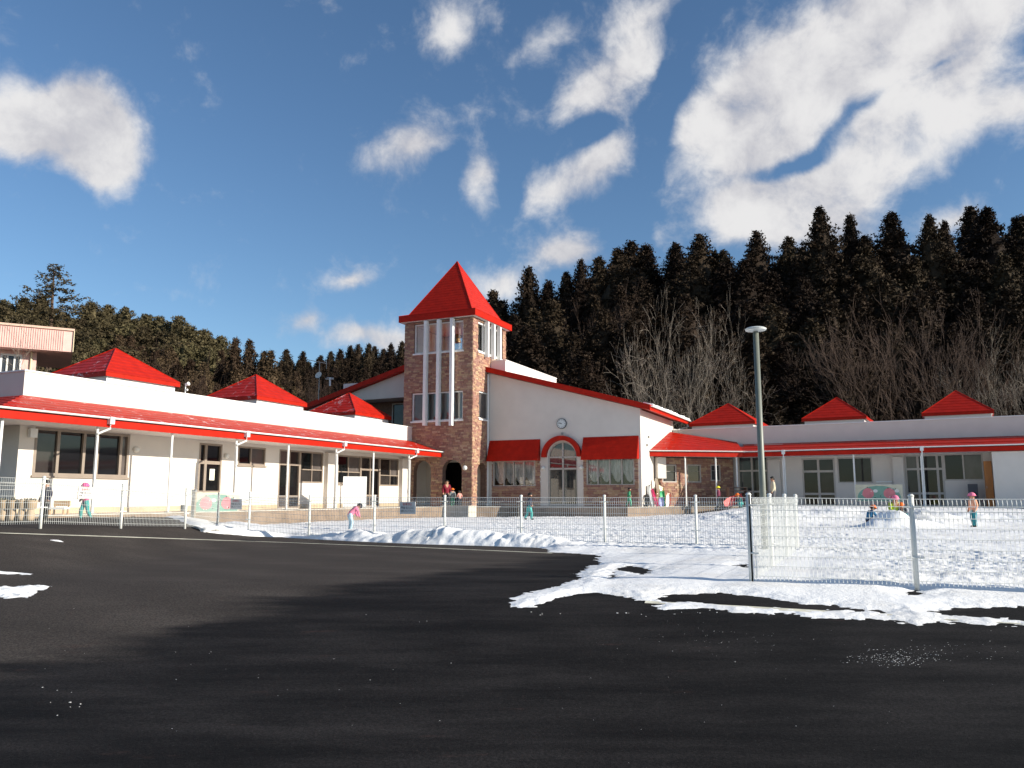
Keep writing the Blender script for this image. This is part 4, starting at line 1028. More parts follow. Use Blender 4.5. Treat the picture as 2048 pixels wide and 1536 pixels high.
TREES = {}
def cmesh(key, seed, H, R, kind, mat):
    V_, F_ = conifer(seed, H, R, kind); me = bpy.data.meshes.new('crown'); me.from_pydata(V_, [], F_); me.materials.append(mat)
    tm = MB().tube([(0, 0, -1.5), (.05, 0, H * .5), (0, 0, H * .97)], [.30, .2, .04], 7).mesh('trunk', BARK)
    TREES.setdefault(key, []).append((me, tm, H))
for k in range(6): cmesh('cedar', 100 + k, 20, 6.6 + .45 * (k % 3), 'cedar', CEDAR)
for k in range(4): cmesh('cedarl', 200 + k, 18, 4.9 + .35 * (k % 3), 'cedar', CEDARL)
for k in range(4): cmesh('pine', 300 + k, 14, 3.4 + .3 * (k % 2), 'pine', PINE)
cmesh('spread', 400, 20, 5.4, 'spread', PINE)
TR_RG = random.Random(77)


def tree(key, px, ytop, Y, name, label, group, wid=1.0, var=None):
    r = ray(px, ytop); X = r[0] / r[1] * Y; zt_ = EYE + r[2] / r[1] * Y; zb = float(hillz(X, Y)) - .2
    H = max(7.0, zt_ - zb); me, tm, H0 = TREES[key][var if var is not None else TR_RG.randrange(len(TREES[key]))]
    o = thing(name, label, 'tree', (X, Y, zt_ - H), group); k = H / H0; kw = (k * .45 + .55) * wid
    o.scale = (kw, kw, k); o.rotation_euler = (TR_RG.gauss(0, .015), TR_RG.gauss(0, .015), TR_RG.uniform(0, 6.28))
    obj('crown', me, o); obj('trunk', tm, o); return o


# right hill: the skyline trees one by one, then the rows below them
SKY_R = [(985, 580), (1010, 602), (1066, 535), (1092, 562), (1136, 546), (1160, 520), (1196, 515), (1240, 498), (1263, 485), (1292, 492), (1345, 491), (1395, 475), (1430, 508), (1457, 500),
         (1508, 467), (1575, 476), (1602, 498), (1640, 415), (1692, 432), (1727, 476), (1783, 427), (1850, 432), (1890, 446), (1948, 415), (1976, 418), (2008, 436), (2042, 432), (2085, 430)]
ODD = {1640: 'tallest pointed cedar on the right hill skyline, left of the bare broad tree', 1692: 'slim cedar spire just right of the tallest cedar on the right hill', 1783: 'pointed cedar on the skyline above the middle right roof cap',
       1850: 'blunt-topped cedar on the skyline left of the rightmost cedar group', 1948: 'tall cedar on the skyline above the rightmost roof cap', 1508: 'pointed cedar on the skyline straight above the lamp post',
       1066: 'small pointed cedar on the skyline just right of the tower roof', 1890: 'thin sparse cedar top in the gap of the right skyline', 1395: 'rounded tall cedar on the skyline above the bare pale trees', 1160: 'narrow cedar tip standing alone on the falling right skyline'}
ORD = ['first', 'second', 'third', 'fourth', 'fifth', 'sixth', 'seventh', 'eighth', 'ninth', 'tenth', 'eleventh', 'twelfth', 'thirteenth', 'fourteenth', 'fifteenth', 'sixteenth', 'seventeenth', 'eighteenth', 'nineteenth', 'twentieth'] + ['twenty-' + q for q in ('first', 'second', 'third', 'fourth', 'fifth', 'sixth', 'seventh', 'eighth', 'ninth')]
for i_, (x, y) in enumerate(SKY_R):
    Y = 96 + TR_RG.uniform(-6, 10) if x > 1350 else 108 + TR_RG.uniform(-5, 8)
    tree('cedar', x, y, Y, 'cedar_tree', ODD.get(x, f'dark brown cedar, {ORD[i_]} treetop from the tower along the right hill skyline'), 'cedars along the right hill skyline', .72 if x in (1692, 1890, 1160, 2008) else TR_RG.uniform(.95, 1.25))
sx_r = [p[0] for p in SKY_R]; sy_r = [p[1] for p in SKY_R]
base_line = np.interp(np.arange(960, 2140, 1), [960, 1066, 1260, 1400, 1640, 2140], [620, 560, 515, 500, 470, 455])
ROWN = {42: 'row just under the skyline', 105: 'middle row', 185: 'lower row behind the bare trees', 275: 'lowest row above the wing roofs'}
for (dy, Y0, st) in ((42, 90, 46), (105, 81, 52), (185, 73, 58), (275, 68, 66)):
    x = 975 + TR_RG.uniform(0, 30)
    while x < 2120:
        if not (dy > 150 and 1180 < x < 1330): tree('cedar', x, float(base_line[int(x) - 960]) + dy + TR_RG.uniform(-22, 26), Y0 + TR_RG.uniform(-3, 3), 'cedar_tree', f'dark cedar in the {ROWN[dy]} of the right wood', 'cedars inside the right hillside wood', TR_RG.uniform(.95, 1.25))
        x += st * TR_RG.uniform(.75, 1.25)
# left hill: pines on the ridge, olive-brown cedars below
SKY_L = [(-30, 602), (5, 600), (42, 597), (88, 596), (182, 606), (216, 611), (252, 617), (290, 630), (322, 634), (354, 634), (384, 655), (412, 661), (440, 673)]
for i_, (x, y) in enumerate(SKY_L): tree('pine', x, y, 132 + TR_RG.uniform(-6, 6), 'pine_tree', f'green-brown pine, {ORD[i_]} treetop from the left picture edge along the left ridge', 'pines along the left hill skyline', TR_RG.uniform(.9, 1.2))
for (x, y, lb) in ((470, 678, 'pointed brown cedar at the foot of the left pine ridge'), (500, 681, 'highest small cedar spire left of the valley gap'), (520, 704, 'low dark cedar just left of the valley gap'), (545, 702, 'last cedar of the left hill beside the valley gap')):
    tree('cedarl', x, y, 118, 'cedar_tree', lb, 'cedars of the left hill', .8)
bl_l = lambda x: np.interp(x, [-60, 100, 250, 350, 450, 560], [608, 606, 625, 645, 685, 715])
for (dy, Y0, st, ky) in ((28, 124, 30, 'pine'), (52, 116, 28, 'cedarl'), (78, 108, 30, 'cedarl'), (105, 100, 34, 'cedarl'), (140, 92, 40, 'cedarl')):
    x = -50 + TR_RG.uniform(0, 20)
    while x < 600:
        k2 = 'pine' if (ky == 'pine' and x < 420) or x < 210 else 'cedarl'
        tree(k2, x, float(bl_l(x)) + dy + TR_RG.uniform(-10, 12), Y0 + TR_RG.uniform(-3, 3), 'pine_tree' if k2 == 'pine' else 'cedar_tree',
             'olive pine in the dense wood of the left hillside' if k2 == 'pine' else 'brown cedar in the dense wood of the left hillside', 'pines inside the left hillside wood' if k2 == 'pine' else 'cedars inside the left hillside wood', TR_RG.uniform(.85, 1.15))
        x += st * TR_RG.uniform(.75, 1.25)
# far ridge seen between the hills
SKY_F = [(578, 700), (604, 705), (640, 712), (662, 704), (684, 700), (700, 692), (716, 690), (734, 688), (750, 694), (766, 698), (782, 688), (800, 684), (816, 690)]
for i_, (x, y) in enumerate(SKY_F): tree('cedar', x, y, 205 + TR_RG.uniform(-8, 8), 'cedar_tree', f'small far cedar, {ORD[i_]} from the valley gap along the far ridge crest', 'cedars on the far ridge', .95)
for (dy, Y0) in ((18, 190), (38, 178), (60, 166), (84, 150)):
    x = 560
    while x < 840:
        tree('cedar', x, 704 + dy + TR_RG.uniform(-6, 6), Y0, 'cedar_tree', 'small dark cedar below the crest of the far ridge', 'cedars on the far ridge slope', 1.0); x += TR_RG.uniform(15, 24)
# the tall spreading conifer on the left
tree('spread', 118, 528, 78, 'fir_tree', 'tall spreading conifer rising above the left hill beside the pink building', 'none', 1.45, 0).pop('group', None)


def bare(px, ytop, Y, mesh, H0, label, name='bare_tree', group=None, zb=0.0, w_=1.0, rot=None, half=None):
    r = ray(px, ytop); X = r[0] / r[1] * Y; zt_ = EYE + r[2] / r[1] * Y; k = (zt_ - zb) / H0; kx = k * w_
    if half: kx = half / float(np.percentile(np.abs(np.array([v.co.x for v in mesh.vertices])), 93))
    o = obj(name, mesh, loc=(X, Y, zb)); o.scale = (kx, kx, k); o.rotation_euler = (0, 0, TR_RG.uniform(0, 6.28) if rot is None else rot); return tag(o, label, 'tree', group)
def top_of(me): return max(v.co.z for v in me.vertices)
bmA = bare_mesh('bare_tree', 1, 14, 3, 6, .55, .30, PALEBARK, .03, .010, .15, (2, 2)); bmB = bare_mesh('bare_tree', 2, 14, 2, 6, .5, .18, PALEBARK, .05, .010, .18, (2, 2))
bmC = bare_mesh('bare_tree', 5, 14, 8, 6, .42, .95, M('grey_brown_twig', (.105, .070, .053), .9, .25, 1.0), .05, .010, .15, (2, 3)); bmD = bare_mesh('bare_tree', 8, 9, 4, 6, .42, .5, TWIG, .08, .010, .09, (2, 2))
hA, hB, hC, hD = map(top_of, (bmA, bmB, bmC, bmD))
bare(1262, 655, 58, bmA, hA, 'pale bare tree leaning over the hall roof, left of the two tall ones', group='bare pale trees behind the hall', half=5.0)
bare(1335, 560, 61, bmB, hB, 'tall pale bare tree in the middle behind the hall roof', group='bare pale trees behind the hall', half=5.2)
bare(1408, 566, 63, bmA, hA, 'tall pale bare tree behind the eave of the hall roof', group='bare pale trees behind the hall', rot=2.0, half=4.4)
bare(1440, 700, 57, bmB, hB, 'low pale bare tree behind the left roof cap of the right wing', group='bare pale trees behind the hall', half=3.8)
bare(1775, 588, 64, bmC, hC, 'broad many-stemmed bare brown tree behind the right wing', rot=.6, half=8.2)
bare(2000, 640, 60, bmB, hB, 'gnarled pale bare tree behind the rightmost roof cap', group='bare trees at the right picture edge', half=4.2)
bare(2070, 655, 56, bmA, hA, 'pale bare tree cut by the right picture edge', group='bare trees at the right picture edge', half=4.2)
for (px, yt, Y, lb) in ((1090, 690, 70, 'brown bare thicket just right of the tower behind the roof block'), (1195, 570, 86, 'reddish bare thicket high on the hill right of the tower'),
                        (230, 662, 84, 'brown bare thicket behind the leftmost red roof cap'), (330, 690, 82, 'brown bare brush right of the leftmost red roof cap'),
                        (600, 708, 120, 'pinkish bare thicket in the valley gap'), (655, 722, 110, 'pinkish bare brush left of the television antenna')):
    X = ray(px, 800)[0] / ray(px, 800)[1] * Y; bare(px, yt, Y, bmD, hD, lb, 'bare_thicket', 'bare thickets on the hillsides', max(0.0, float(hillz(X, Y)) - .3) if Y > 66 else 0.0, half=4.0)
bare(8, 628, 40, bmB, hB, 'dark bare tree in front of the pink building', rot=1.0, w_=.9)

# ------------------------------------------------------------------ pink building behind the left wing
PINK = M('pink_cladding', (.74, .47, .42), .6, .06, 2.0, .0); PK = Fr((ray(146, 690)[0] / ray(146, 690)[1] * 52, 52), (-.87, -.50), Vector((0.5, -.87)))
PK.n = Vector((-PK.d.y, PK.d.x)); PK.n = PK.n if PK.n.y < 0 else -PK.n
pk = thing('pink_building', 'pink clad building with ribbed fascia at the left edge behind the wing', 'building', PK.pt(0, 0, 0))
z1 = PK.hit(143, 662)[1]; z0 = PK.hit(143, 704)[1]
m = MB().fbox(PK, 0, 14, -8, -.02, z0, z1)
k = .12
m.build('fascia', PINK, pk)
mm = MB(); s_ = .55
while s_ < 12: mm.fbox(PK, s_, s_ + .05, -.018, .02, z0 + .06, z1 - .06); s_ += .13
tag(mm.build('fascia_ribs', PINK, pk), kind='stuff')
MB().fbox(PK, -.04, 14, -8, .09, z1 + .002, z1 + .14).build('roof_edge', M('pink_edge', (.66, .46, .36), .5, .05), pk); MB().fbox(PK, -.05, .0, -8, .08, z0, z1).build('end_cap', M('cream_edge', (.72, .62, .42), .5, .05), pk)
sp0 = PK.hit(73, 720, -1.2)[0]
PWN = (PK.hit(44, 720, -1.2)[0] , PK.hit(0, 720, -1.2)[0], z0 - 2.6, z0 - .25); F_p = Fr(PK.P - PK.n * 1.2, PK.d, PK.n)
wall(F_p, sp0, 14, -.3, z0, [PWN], .3, 'wall', PINK, pk)
win(F_p, pk, PWN, [.34, .33, .33], [.45, .55], [[MIDG, BLUEG, MIDG], [BLUEG, MIDG, BLUEG]], TRIM, fw=.12, mull=.10)
MB().tube([F_p.pt(sp0 + .3, .08, 0), F_p.pt(sp0 + .3, .08, z0)], .07, 8).build('downpipe', M('cream_edge', (.72, .62, .42)), pk)

# ------------------------------------------------------------------ television antenna, mast, roof lamp
def aty(px, py, Y): r = ray(px, py); return Vector((r[0] / r[1] * Y, Y, EYE + r[2] / r[1] * Y))
AY = 50.0; ab = aty(637, 800, AY); at_ = aty(640, 724, AY)
an = thing('television_antenna', 'grey television antenna with round dish on a thin mast', 'antenna', ab)
MB().tube([ab, (ab.x, AY, at_.z)], .028, 7).build('mast', GREYM, an)
AL = M('antenna_metal', (.55, .55, .53), .4, .05, metal=.3); b0, b1 = aty(613, 719, AY), aty(653, 727, AY)
bm_ = MB().tube([b0, b1], .022, 6).build('boom', AL, an)
for k in range(11):
    p = b0.lerp(b1, .04 + .09 * k); ln = .16 + .02 * k; MB().tube([p - Vector((.3, .9, 0)) * ln, p + Vector((.3, .9, 0)) * ln], .009, 4).build('element', AL, an)
MB().tube([b1 + Vector((0, 0, -.35)), b1, b1 + Vector((0, 0, .3))], .012, 5).build('reflector', AL, an)
dc = aty(638, 751, AY - .15); m = MB(); dn = Vector((-.35, -.85, .38)).normalized(); e1 = dn.cross(Vector((0, 0, 1))).normalized(); e2 = e1.cross(dn)
rings = []
for i in range(5):
    rr_ = .23 * i / 4; rings.append([dc + (e1 * math.cos(2 * math.pi * j / 18) + e2 * math.sin(2 * math.pi * j / 18)) * rr_ + dn * (rr_ * rr_ * 1.3) for j in range(18)])
for i in range(4):
    for j in range(18): m.poly([rings[i][j], rings[i + 1][j], rings[i + 1][(j + 1) % 18], rings[i][(j + 1) % 18]]) if i else m.poly([rings[0][0], rings[1][j], rings[1][(j + 1) % 18]])
m.build('dish', M('dish_grey', (.60, .60, .58), .5, .05), an, True); MB().tube([dc + e2 * -.2 + dn * .05, dc + dn * .3], .012, 5).build('feed_arm', AL, an); MB().tube([dc, (ab.x, AY, dc.z)], .02, 5).build('bracket', GREYM, an)
q = aty(660, 772, 52); p2 = thing('roof_pole', 'short white pole with cross arms on the roof right of the antenna', 'pole', q)
MB().tube([q, aty(660, 755, 52)], .06, 8).build('shaft', TRIM, p2); t0 = aty(660, 758, 52); MB().tube([t0 - Vector((.3, 0, 0)), t0 + Vector((.25, 0, 0))], .025, 5).build('arm', TRIM, p2); MB().tube([t0 - Vector((.2, .1, -.08)), t0 + Vector((.2, .1, .08))], .02, 5).build('arm', TRIM, p2)
q = Vector(LW.pt(LW.hit(376, 786)[0], -.15, LZ + .05)); cl = thing('roof_floodlight', 'small white floodlight on the left parapet between two roof caps', 'floodlight', q)
MB().tube([q, q + Vector((0, 0, .42))], .02, 6).build('stem', TRIM, cl); MB().tube([q + Vector((0, 0, .36)), q + Vector((.14, -.05, .40))], [.05, .075], 8).build('lamp_head', TRIM, cl); MB().tube([q + Vector((0, 0, .15)), q + Vector((.1, -.03, .16))], .04, 6).build('bracket', TRIM, cl)

# ------------------------------------------------------------------ mesh fences
def post_top(x, y, h, z=None): z = float(gz(x, y)) if z is None else z; return (x, y, z, z + h)
def fence(posts, label, wr=.0044):
    root = thing('mesh_fence', label, 'fence', (posts[0][0], posts[0][1], posts[0][2]), 'white wire mesh fences')
    for (x, y, z0, z1) in posts:
        m = MB().tube([(x, y, z0 - .15), (x, y, z1 + .01)], .032, 9); m.build('post', FENCE, root, True)
        MB().lathe((x, y, z1 + .01), [(.038, 0), (.038, .012), (.02, .03)], 9).build('post_cap', FENCE, root)
    for i, (p, q) in enumerate(zip(posts, posts[1:])):
        A, B = Vector(p[:2]), Vector(q[:2]); d = (B - A); L = d.length; d = d / L; n = Vector((d.y, -d.x)); n = n if n.y < 0 else -n
        m = MB(); nw = max(4, round((L - .1) / .05)); hh = p[3] - p[2]
        for k in range(nw + 1):
            f = (.05 + (L - .1) * k / nw) / L; zb = p[2] + (q[2] - p[2]) * f + .05; c = A.lerp(B, f) + n * .045
            zt_ = zb + hh - .07; c2 = c + n * .016
            m.tube([(c.x, c.y, zb), (c.x, c.y, zt_ - .13), (c2.x, c2.y, zt_ - .065), (c.x, c.y, zt_)], wr, 3, caps=False)
        for hz_ in [.08] + [.08 + .125 * j for j in range(1, 7)] + [hh - .20, hh - .135, hh - .043]:
            if hz_ > hh - .04: continue
            a, b = A + d * .03 + n * .05, B - d * .03 + n * .05; off = n * (.016 if abs(hz_ - (hh - .135)) < .01 else 0)
            m.tube([(a.x + off.x, a.y + off.y, p[2] + hz_ + .02), (b.x + off.x, b.y + off.y, q[2] + hz_ + .02)], wr, 3, caps=False)
        m.build('wire_panel', FENCE, root)
        for e, pp in ((A, p), (B, q)):
            sg = 1 if e is A else -1; bk = MB()
            for zc in (pp[2] + hh - .12, pp[2] + .38): bk.tube([(e.x + n.x * .045 + d.x * sg * .10, e.y + n.y * .045 + d.y * sg * .10, zc), (e.x + n.x * .03, e.y + n.y * .03, zc)], .012, 5)
            bk.build('bracket', FENCE, root)
    return root
mainline = lambda t_: (-5.40 + 1.872 * t_, 21.6 - .83 * t_)
P372 = (-8.42, 20.9); P437 = mainline(-1.55)
leftp = [post_top(ray(-123, 1000)[0] / ray(-123, 1000)[1] * 14.4, 14.4, .98, .52), post_top(ray(85, 1000)[0] / ray(85, 1000)[1] * 16.6, 16.6, .98, .50), post_top(ray(245, 1000)[0] / ray(245, 1000)[1] * 18.7, 18.7, .98, .38), post_top(*P372, 1.0, .28), post_top(*P437, 1.02, .16)]
lf = fence(leftp, 'leftmost white mesh fence run climbing beside the dark asphalt')
mf = fence([leftp[-1]] + [post_top(*mainline(t_), 1.10, max(0.0, float(gz(*mainline(t_))))) for t_ in range(-1, 7)], 'long white mesh fence behind the snow bank in front of the hall')
CN = (ray(1497, 1000)[0] / ray(1497, 1000)[1] * 10.5, 10.5); FE = mainline(6)
rt = [post_top(CN[0] + (FE[0] - CN[0]) * k / 3, CN[1] + (FE[1] - CN[1]) * k / 3, 1.11, 0.0) for k in range(3)] + [post_top(FE[0] - .05, FE[1] - .12, 1.11, 0.0)]
fence(rt, 'short white mesh fence side receding from the near corner post', .0019)
D2v = Vector((ray(1822, 1000)[0] / ray(1822, 1000)[1] * 10.0 - CN[0], 10.0 - CN[1]))
fence([post_top(CN[0] + .001, CN[1], 1.11, 0.0)] + [post_top(CN[0] + D2v.x * k, CN[1] + D2v.y * k, 1.11, -.02) for k in (1, 2, 3)], 'nearest white mesh fence run in front of the snowy yard at right')

# notice boards hung on the fence
RIB = M('sign_white', (.66, .64, .62), .5, .04); TXR = M('sign_red', (.55, .03, .03), .6, .05); TXK = M('sign_black', (.02, .02, .025), .6, .05)
def notice(F, s0, s1, z0, z1, label):
    o = thing('notice_sign', label, 'sign', F.pt((s0 + s1) / 2, .1, z0), 'parking notices on the mesh fence')
    MB().fbox(F, s0, s1, .085, .1, z0, z1).build('board', RIB, o)
    H_ = z1 - z0; W_s = s1 - s0
    for (txt, mt, zc, wd) in (('駐車禁止', TXR, .80, .60), ('門扉 出入口に', TXK, .50, .80), ('駐車しないで下さい', TXK, .24, .86)):
        cu = bpy.data.curves.new('lettering', 'FONT'); cu.body = txt; cu.align_x = 'CENTER'; cu.align_y = 'CENTER'; cu.size = 1
        tmp = bpy.data.objects.new('lettering', cu); COL.objects.link(tmp); bpy.context.view_layer.update()
        me = bpy.data.meshes.new_from_object(tmp.evaluated_get(bpy.context.evaluated_depsgraph_get())); bpy.data.objects.remove(tmp)
        xs_ = [v.co.x for v in me.vertices] or [0, 1]; k = W_s * wd / (max(xs_) - min(xs_)); c0 = (max(xs_) + min(xs_)) / 2; ky = min(k * 1.15, H_ * .24)
        ri = Vector((1, 0)); sgn_ = 1 if F.d.x > 0 else -1
        for v in me.vertices:
            q = F.pt((s0 + s1) / 2 + sgn_ * (v.co.x - c0) * k, .104, z0 + zc * H_ + v.co.y * ky); v.co = Vector(q) - WL[o.name]
        me.materials.clear(); me.materials.append(mt); obj('lettering', me, o)
    return o
def fence_frame(p, q):
    A, B = Vector(p[:2]), Vector(q[:2]); d = (B - A).normalized(); n = Vector((d.y, -d.x)); return Fr(A, d, n if n.y < 0 else -n)
for (p, q, rect, lb) in ((leftp[1], leftp[2], (156, 975, 185, 997), 'white parking notice on the left fence in front of the pink-jacketed child'),
                         (leftp[4], mainline(-1), (461, 998, 484, 1019), 'grey shaded parking notice beside the painted green board'),
                         (mainline(1), mainline(2), (800, 1004, 831, 1028), 'grey shaded parking notice on the fence below the stone tower')):
    F_ = fence_frame(p, q); a, b, c, d_ = F_.rect(*rect, o=.09); notice(F_, min(a, b), max(a, b), c, d_, lb)

# ------------------------------------------------------------------ lamp post
lx, ly = ray(1526, 1000)[0] / ray(1526, 1000)[1] * 16.0, 16.0; lt = aty(1510, 658, ly).z
lp = thing('lamp_post', 'tall grey-green lamp post with flat ring lamp head', 'lamp post', (lx, ly, 0))
POLE = M('pole_grey', (.17, .18, .15), .45, .08, 2.0, spec=.5)
MB().tube([(lx, ly, -.2), (lx, ly, 1.2), (lx, ly, lt - .06)], [.068, .064, .055], 14).build('pole', POLE, lp, True)
MB().lathe((lx, ly, 0.0), [(.13, 0), (.13, .03), (.07, .06)], 14).build('base_plate', POLE, lp)
m = MB(); n = 28
for i in range(n):
    a0, a1 = 2 * math.pi * i / n, 2 * math.pi * (i + 1) / n
    for (r0, zz0), (r1, zz1) in zip([(.20, 0), (.215, .03), (.17, .055), (.145, .02), (.155, -.005)], [(.215, .03), (.17, .055), (.145, .02), (.155, -.005), (.20, 0)]):
        m.poly([(lx + r0 * math.cos(a0), ly + r0 * math.sin(a0), lt + zz0 - .03), (lx + r0 * math.cos(a1), ly + r0 * math.sin(a1), lt + zz0 - .03), (lx + r1 * math.cos(a1), ly + r1 * math.sin(a1), lt + zz1 - .03), (lx + r1 * math.cos(a0), ly + r1 * math.sin(a0), lt + zz1 - .03)])
m.build('lamp_ring', M('lamp_ring_pale', (.62, .64, .62), .35, .05, spec=.6), lp, True)
MB().lathe((lx, ly, lt - .05), [(.06, 0), (.145, .02), (.145, .035), (.05, .045)], 20).build('lamp_disc', M('lamp_lens', (.50, .54, .55), .3, .05), lp)

# ------------------------------------------------------------------ people (skin modifier over a posed skeleton, one continuous body)
SKINC = M('skin', (.48, .27, .18), .6, .08); HAIRC = M('hair_black', (.012, .010, .009), .6, .2); BOOT = M('boot_dark', (.03, .028, .03), .7, .1)
POSE = {
 'stand': dict(pel=(0, 0, .48), che=(0, .01, .68), nck=(0, .01, .80), hd=(0, .015, .87), ht=(0, .02, .94), sh=(.105, 0, .77), el=(.15, -.01, .62), ha=(.15, .05, .48), hip=(.055, 0, .46), kn=(.06, .02, .26), an=(.06, -.005, .05), to=(.065, .075, .028)),
 'walk': dict(pel=(0, 0, .47), che=(0, .02, .67), nck=(0, .03, .79), hd=(0, .04, .865), ht=(0, .045, .935), sh=(.105, .01, .765), el=(.15, -.05, .63), ha=(.14, .06, .53), hip=(.055, 0, .46), kn=(.06, .08, .26), an=(.06, .07, .05), to=(.065, .15, .035), kn2=(-.06, -.03, .26), an2=(-.06, -.13, .07), to2=(-.065, -.06, .03), el2=(-.15, .04, .63), ha2=(-.13, .14, .57)),
 'crouch': dict(pel=(0, -.06, .20), che=(0, .05, .41), nck=(0, .12, .51), hd=(0, .16, .575), ht=(0, .185, .645), sh=(.10, .07, .49), el=(.14, .15, .36), ha=(.08, .26, .28), hip=(.06, -.05, .19), kn=(.09, .14, .27), an=(.075, .0, .05), to=(.08, .09, .028)),
 'bend': dict(pel=(0, -.04, .47), che=(0, .10, .64), nck=(0, .19, .72), hd=(0, .25, .75), ht=(0, .31, .77), sh=(.10, .15, .70), el=(.12, .20, .55), ha=(.10, .25, .43), hip=(.055, -.03, .45), kn=(.06, .03, .26), an=(.06, -.02, .05), to=(.065, .06, .028)),
 'kneel': dict(pel=(0, -.10, .24), che=(0, -.04, .44), nck=(0, 0, .56), hd=(0, .03, .63), ht=(0, .05, .70), sh=(.11, -.02, .53), el=(.15, .06, .40), ha=(.09, .17, .33), hip=(.065, -.08, .22), kn=(.10, .10, .10), an=(.09, -.12, .05), to=(.09, -.20, .035)),
}
RAD = dict(pel=.088, che=.102, nck=.046, hd=.078, ht=.062, sh=.052, el=.042, ha=.030, hip=.066, kn=.052, an=.040, to=.034)


def person(px, Y, z, H, pose, face, top, legs, label, hat=None, hair=True, child=True, group='children and adults in the yard'):
    P = POSE[pose]; J = {}; r = ray(px, 1010); X = r[0] / r[1] * Y
    for k, q in P.items():
        if k.endswith('2'): continue
        if k in ('pel', 'che', 'nck', 'hd', 'ht'): J[k] = q
        else: J[k + 'R'] = q; J[k + 'L'] = P.get(k + '2', (-q[0], q[1], q[2]))
    for sd, sg in (('R', 1), ('L', -1)):
        h_, e_ = Vector(J['ha' + sd]), Vector(J['el' + sd]); dv = (h_ - e_).normalized(); J['fi' + sd] = tuple(h_ + dv * .055); J['th' + sd] = tuple(h_ + dv * .02 + Vector((-sg * .028, .02, 0)))
    if not child: J['hd'] = (J['hd'][0], J['hd'][1], J['hd'][2] - .0)
    E_ = [('pel', 'che'), ('che', 'nck'), ('nck', 'hd'), ('hd', 'ht')]
    for sd in 'RL': E_ += [('che', 'sh' + sd), ('sh' + sd, 'el' + sd), ('el' + sd, 'ha' + sd), ('ha' + sd, 'fi' + sd), ('ha' + sd, 'th' + sd), ('pel', 'hip' + sd), ('hip' + sd, 'kn' + sd), ('kn' + sd, 'an' + sd), ('an' + sd, 'to' + sd)]
    reg = {'che': 0, 'sh': 0, 'el': 0, 'nck': 2, 'ht': 2, 'hd': 2, 'ha': 0, 'fi': 2, 'th': 2, 'hip': 1, 'kn': 1, 'an': 1, 'to': 3}
    bm = bmesh.new(); lay = bm.verts.layers.skin.verify(); vs = {}
    for k, q in J.items():
        v = bm.verts.new(Vector(q) * H); vs[k] = v; kk = k[:-1] if k[-1] in 'RL' else k
        ra = {'fi': .024, 'th': .013}.get(kk) or RAD[kk]
        if not child and kk in ('hd', 'ht'): ra *= .82
        v[lay].radius = (ra * H, ra * H); v[lay].use_root = (k == 'pel')
    for a, b in E_: bm.edges.new((vs[a], vs[b]))
    me = bpy.data.meshes.new('person'); bm.to_mesh(me); bm.free()
    o = bpy.data.objects.new('person', me); COL.objects.link(o)
    sk = o.modifiers.new('Skin', 'SKIN'); sk.use_smooth_shade = True; ss_ = o.modifiers.new('Sub', 'SUBSURF'); ss_.levels = 2
    bpy.context.view_layer.update()
    body = bpy.data.meshes.new_from_object(o.evaluated_get(bpy.context.evaluated_depsgraph_get())); o.modifiers.clear(); o.data = body
    body.materials.clear()
    for m_ in (top, legs, SKINC, BOOT): body.materials.append(m_)
    seg = [(Vector(J[a]) * H, Vector(J[b]) * H, reg[b[:-1] if b[-1] in 'RL' else b]) for a, b in E_]
    for f in body.polygons:
        c = f.center; best, mi = 1e9, 0
        for a, b, m_ in seg:
            ab = b - a; t_ = max(0, min(1, (c - a).dot(ab) / (ab.length_squared + 1e-9))); d = (c - a - ab * t_).length
            if d < best: best, mi = d, m_
        f.material_index = mi; f.use_smooth = True
    o.location = (X, Y, z); o.rotation_euler = (0, 0, face); WL[o.name] = Vector((0, 0, 0)); tag(o, label, 'person', group)
    hd, ht = Vector(J['hd']) * H, Vector(J['ht']) * H; up = (ht - hd).normalized(); fwd = Vector((0, 1, 0)); fwd = (fwd - up * fwd.dot(up)).normalized(); rt_ = fwd.cross(up); hr = .088 * H * (1 if child else .84); hc = hd.lerp(ht, .45)
    def cap(name, mat, r, low, brim=0.0):
        m = MB(); n, k = 14, 6; rings = []
        for i in range(k + 1):
            th = math.pi * low * i / k; rings.append([hc + (up * math.cos(th) + (rt_ * math.cos(2 * math.pi * j / n) + fwd * math.sin(2 * math.pi * j / n)) * math.sin(th)) * r for j in range(n)])
        for i in range(k):
            for j in range(n): m.poly([rings[i][j], rings[i + 1][j], rings[i + 1][(j + 1) % n], rings[i][(j + 1) % n]])
        if brim:
            e = [hc + up * (math.cos(math.pi * low) * r - .012 * H) + (rt_ * math.cos(2 * math.pi * j / n) + fwd * math.sin(2 * math.pi * j / n)) * (math.sin(math.pi * low) * r + brim * H) for j in range(n)]
            for j in range(n): m.poly([rings[-1][j], e[j], e[(j + 1) % n], rings[-1][(j + 1) % n]])
        m.build(name, mat, o, True)
    if hair:
        m = MB(); n, k = 14, 6; rings = []
        for i in range(k + 1):
            ring = []
            for j in range(n):
                a = 2 * math.pi * j / n; back = .5 - .5 * math.sin(a); th = math.pi * (.36 + .36 * back) * i / k
                ring.append(hc + (up * math.cos(th) + (rt_ * math.cos(a) + fwd * math.sin(a)) * math.sin(th)) * hr * 1.06)
            rings.append(ring)
        for i in range(k):
            for j in range(n): m.poly([rings[i][j], rings[i + 1][j], rings[i + 1][(j + 1) % n], rings[i][(j + 1) % n]])
        m.build('hair', HAIRC, o, True)
    if hat: cap('hat', hat, hr * 1.17, .47, .022)
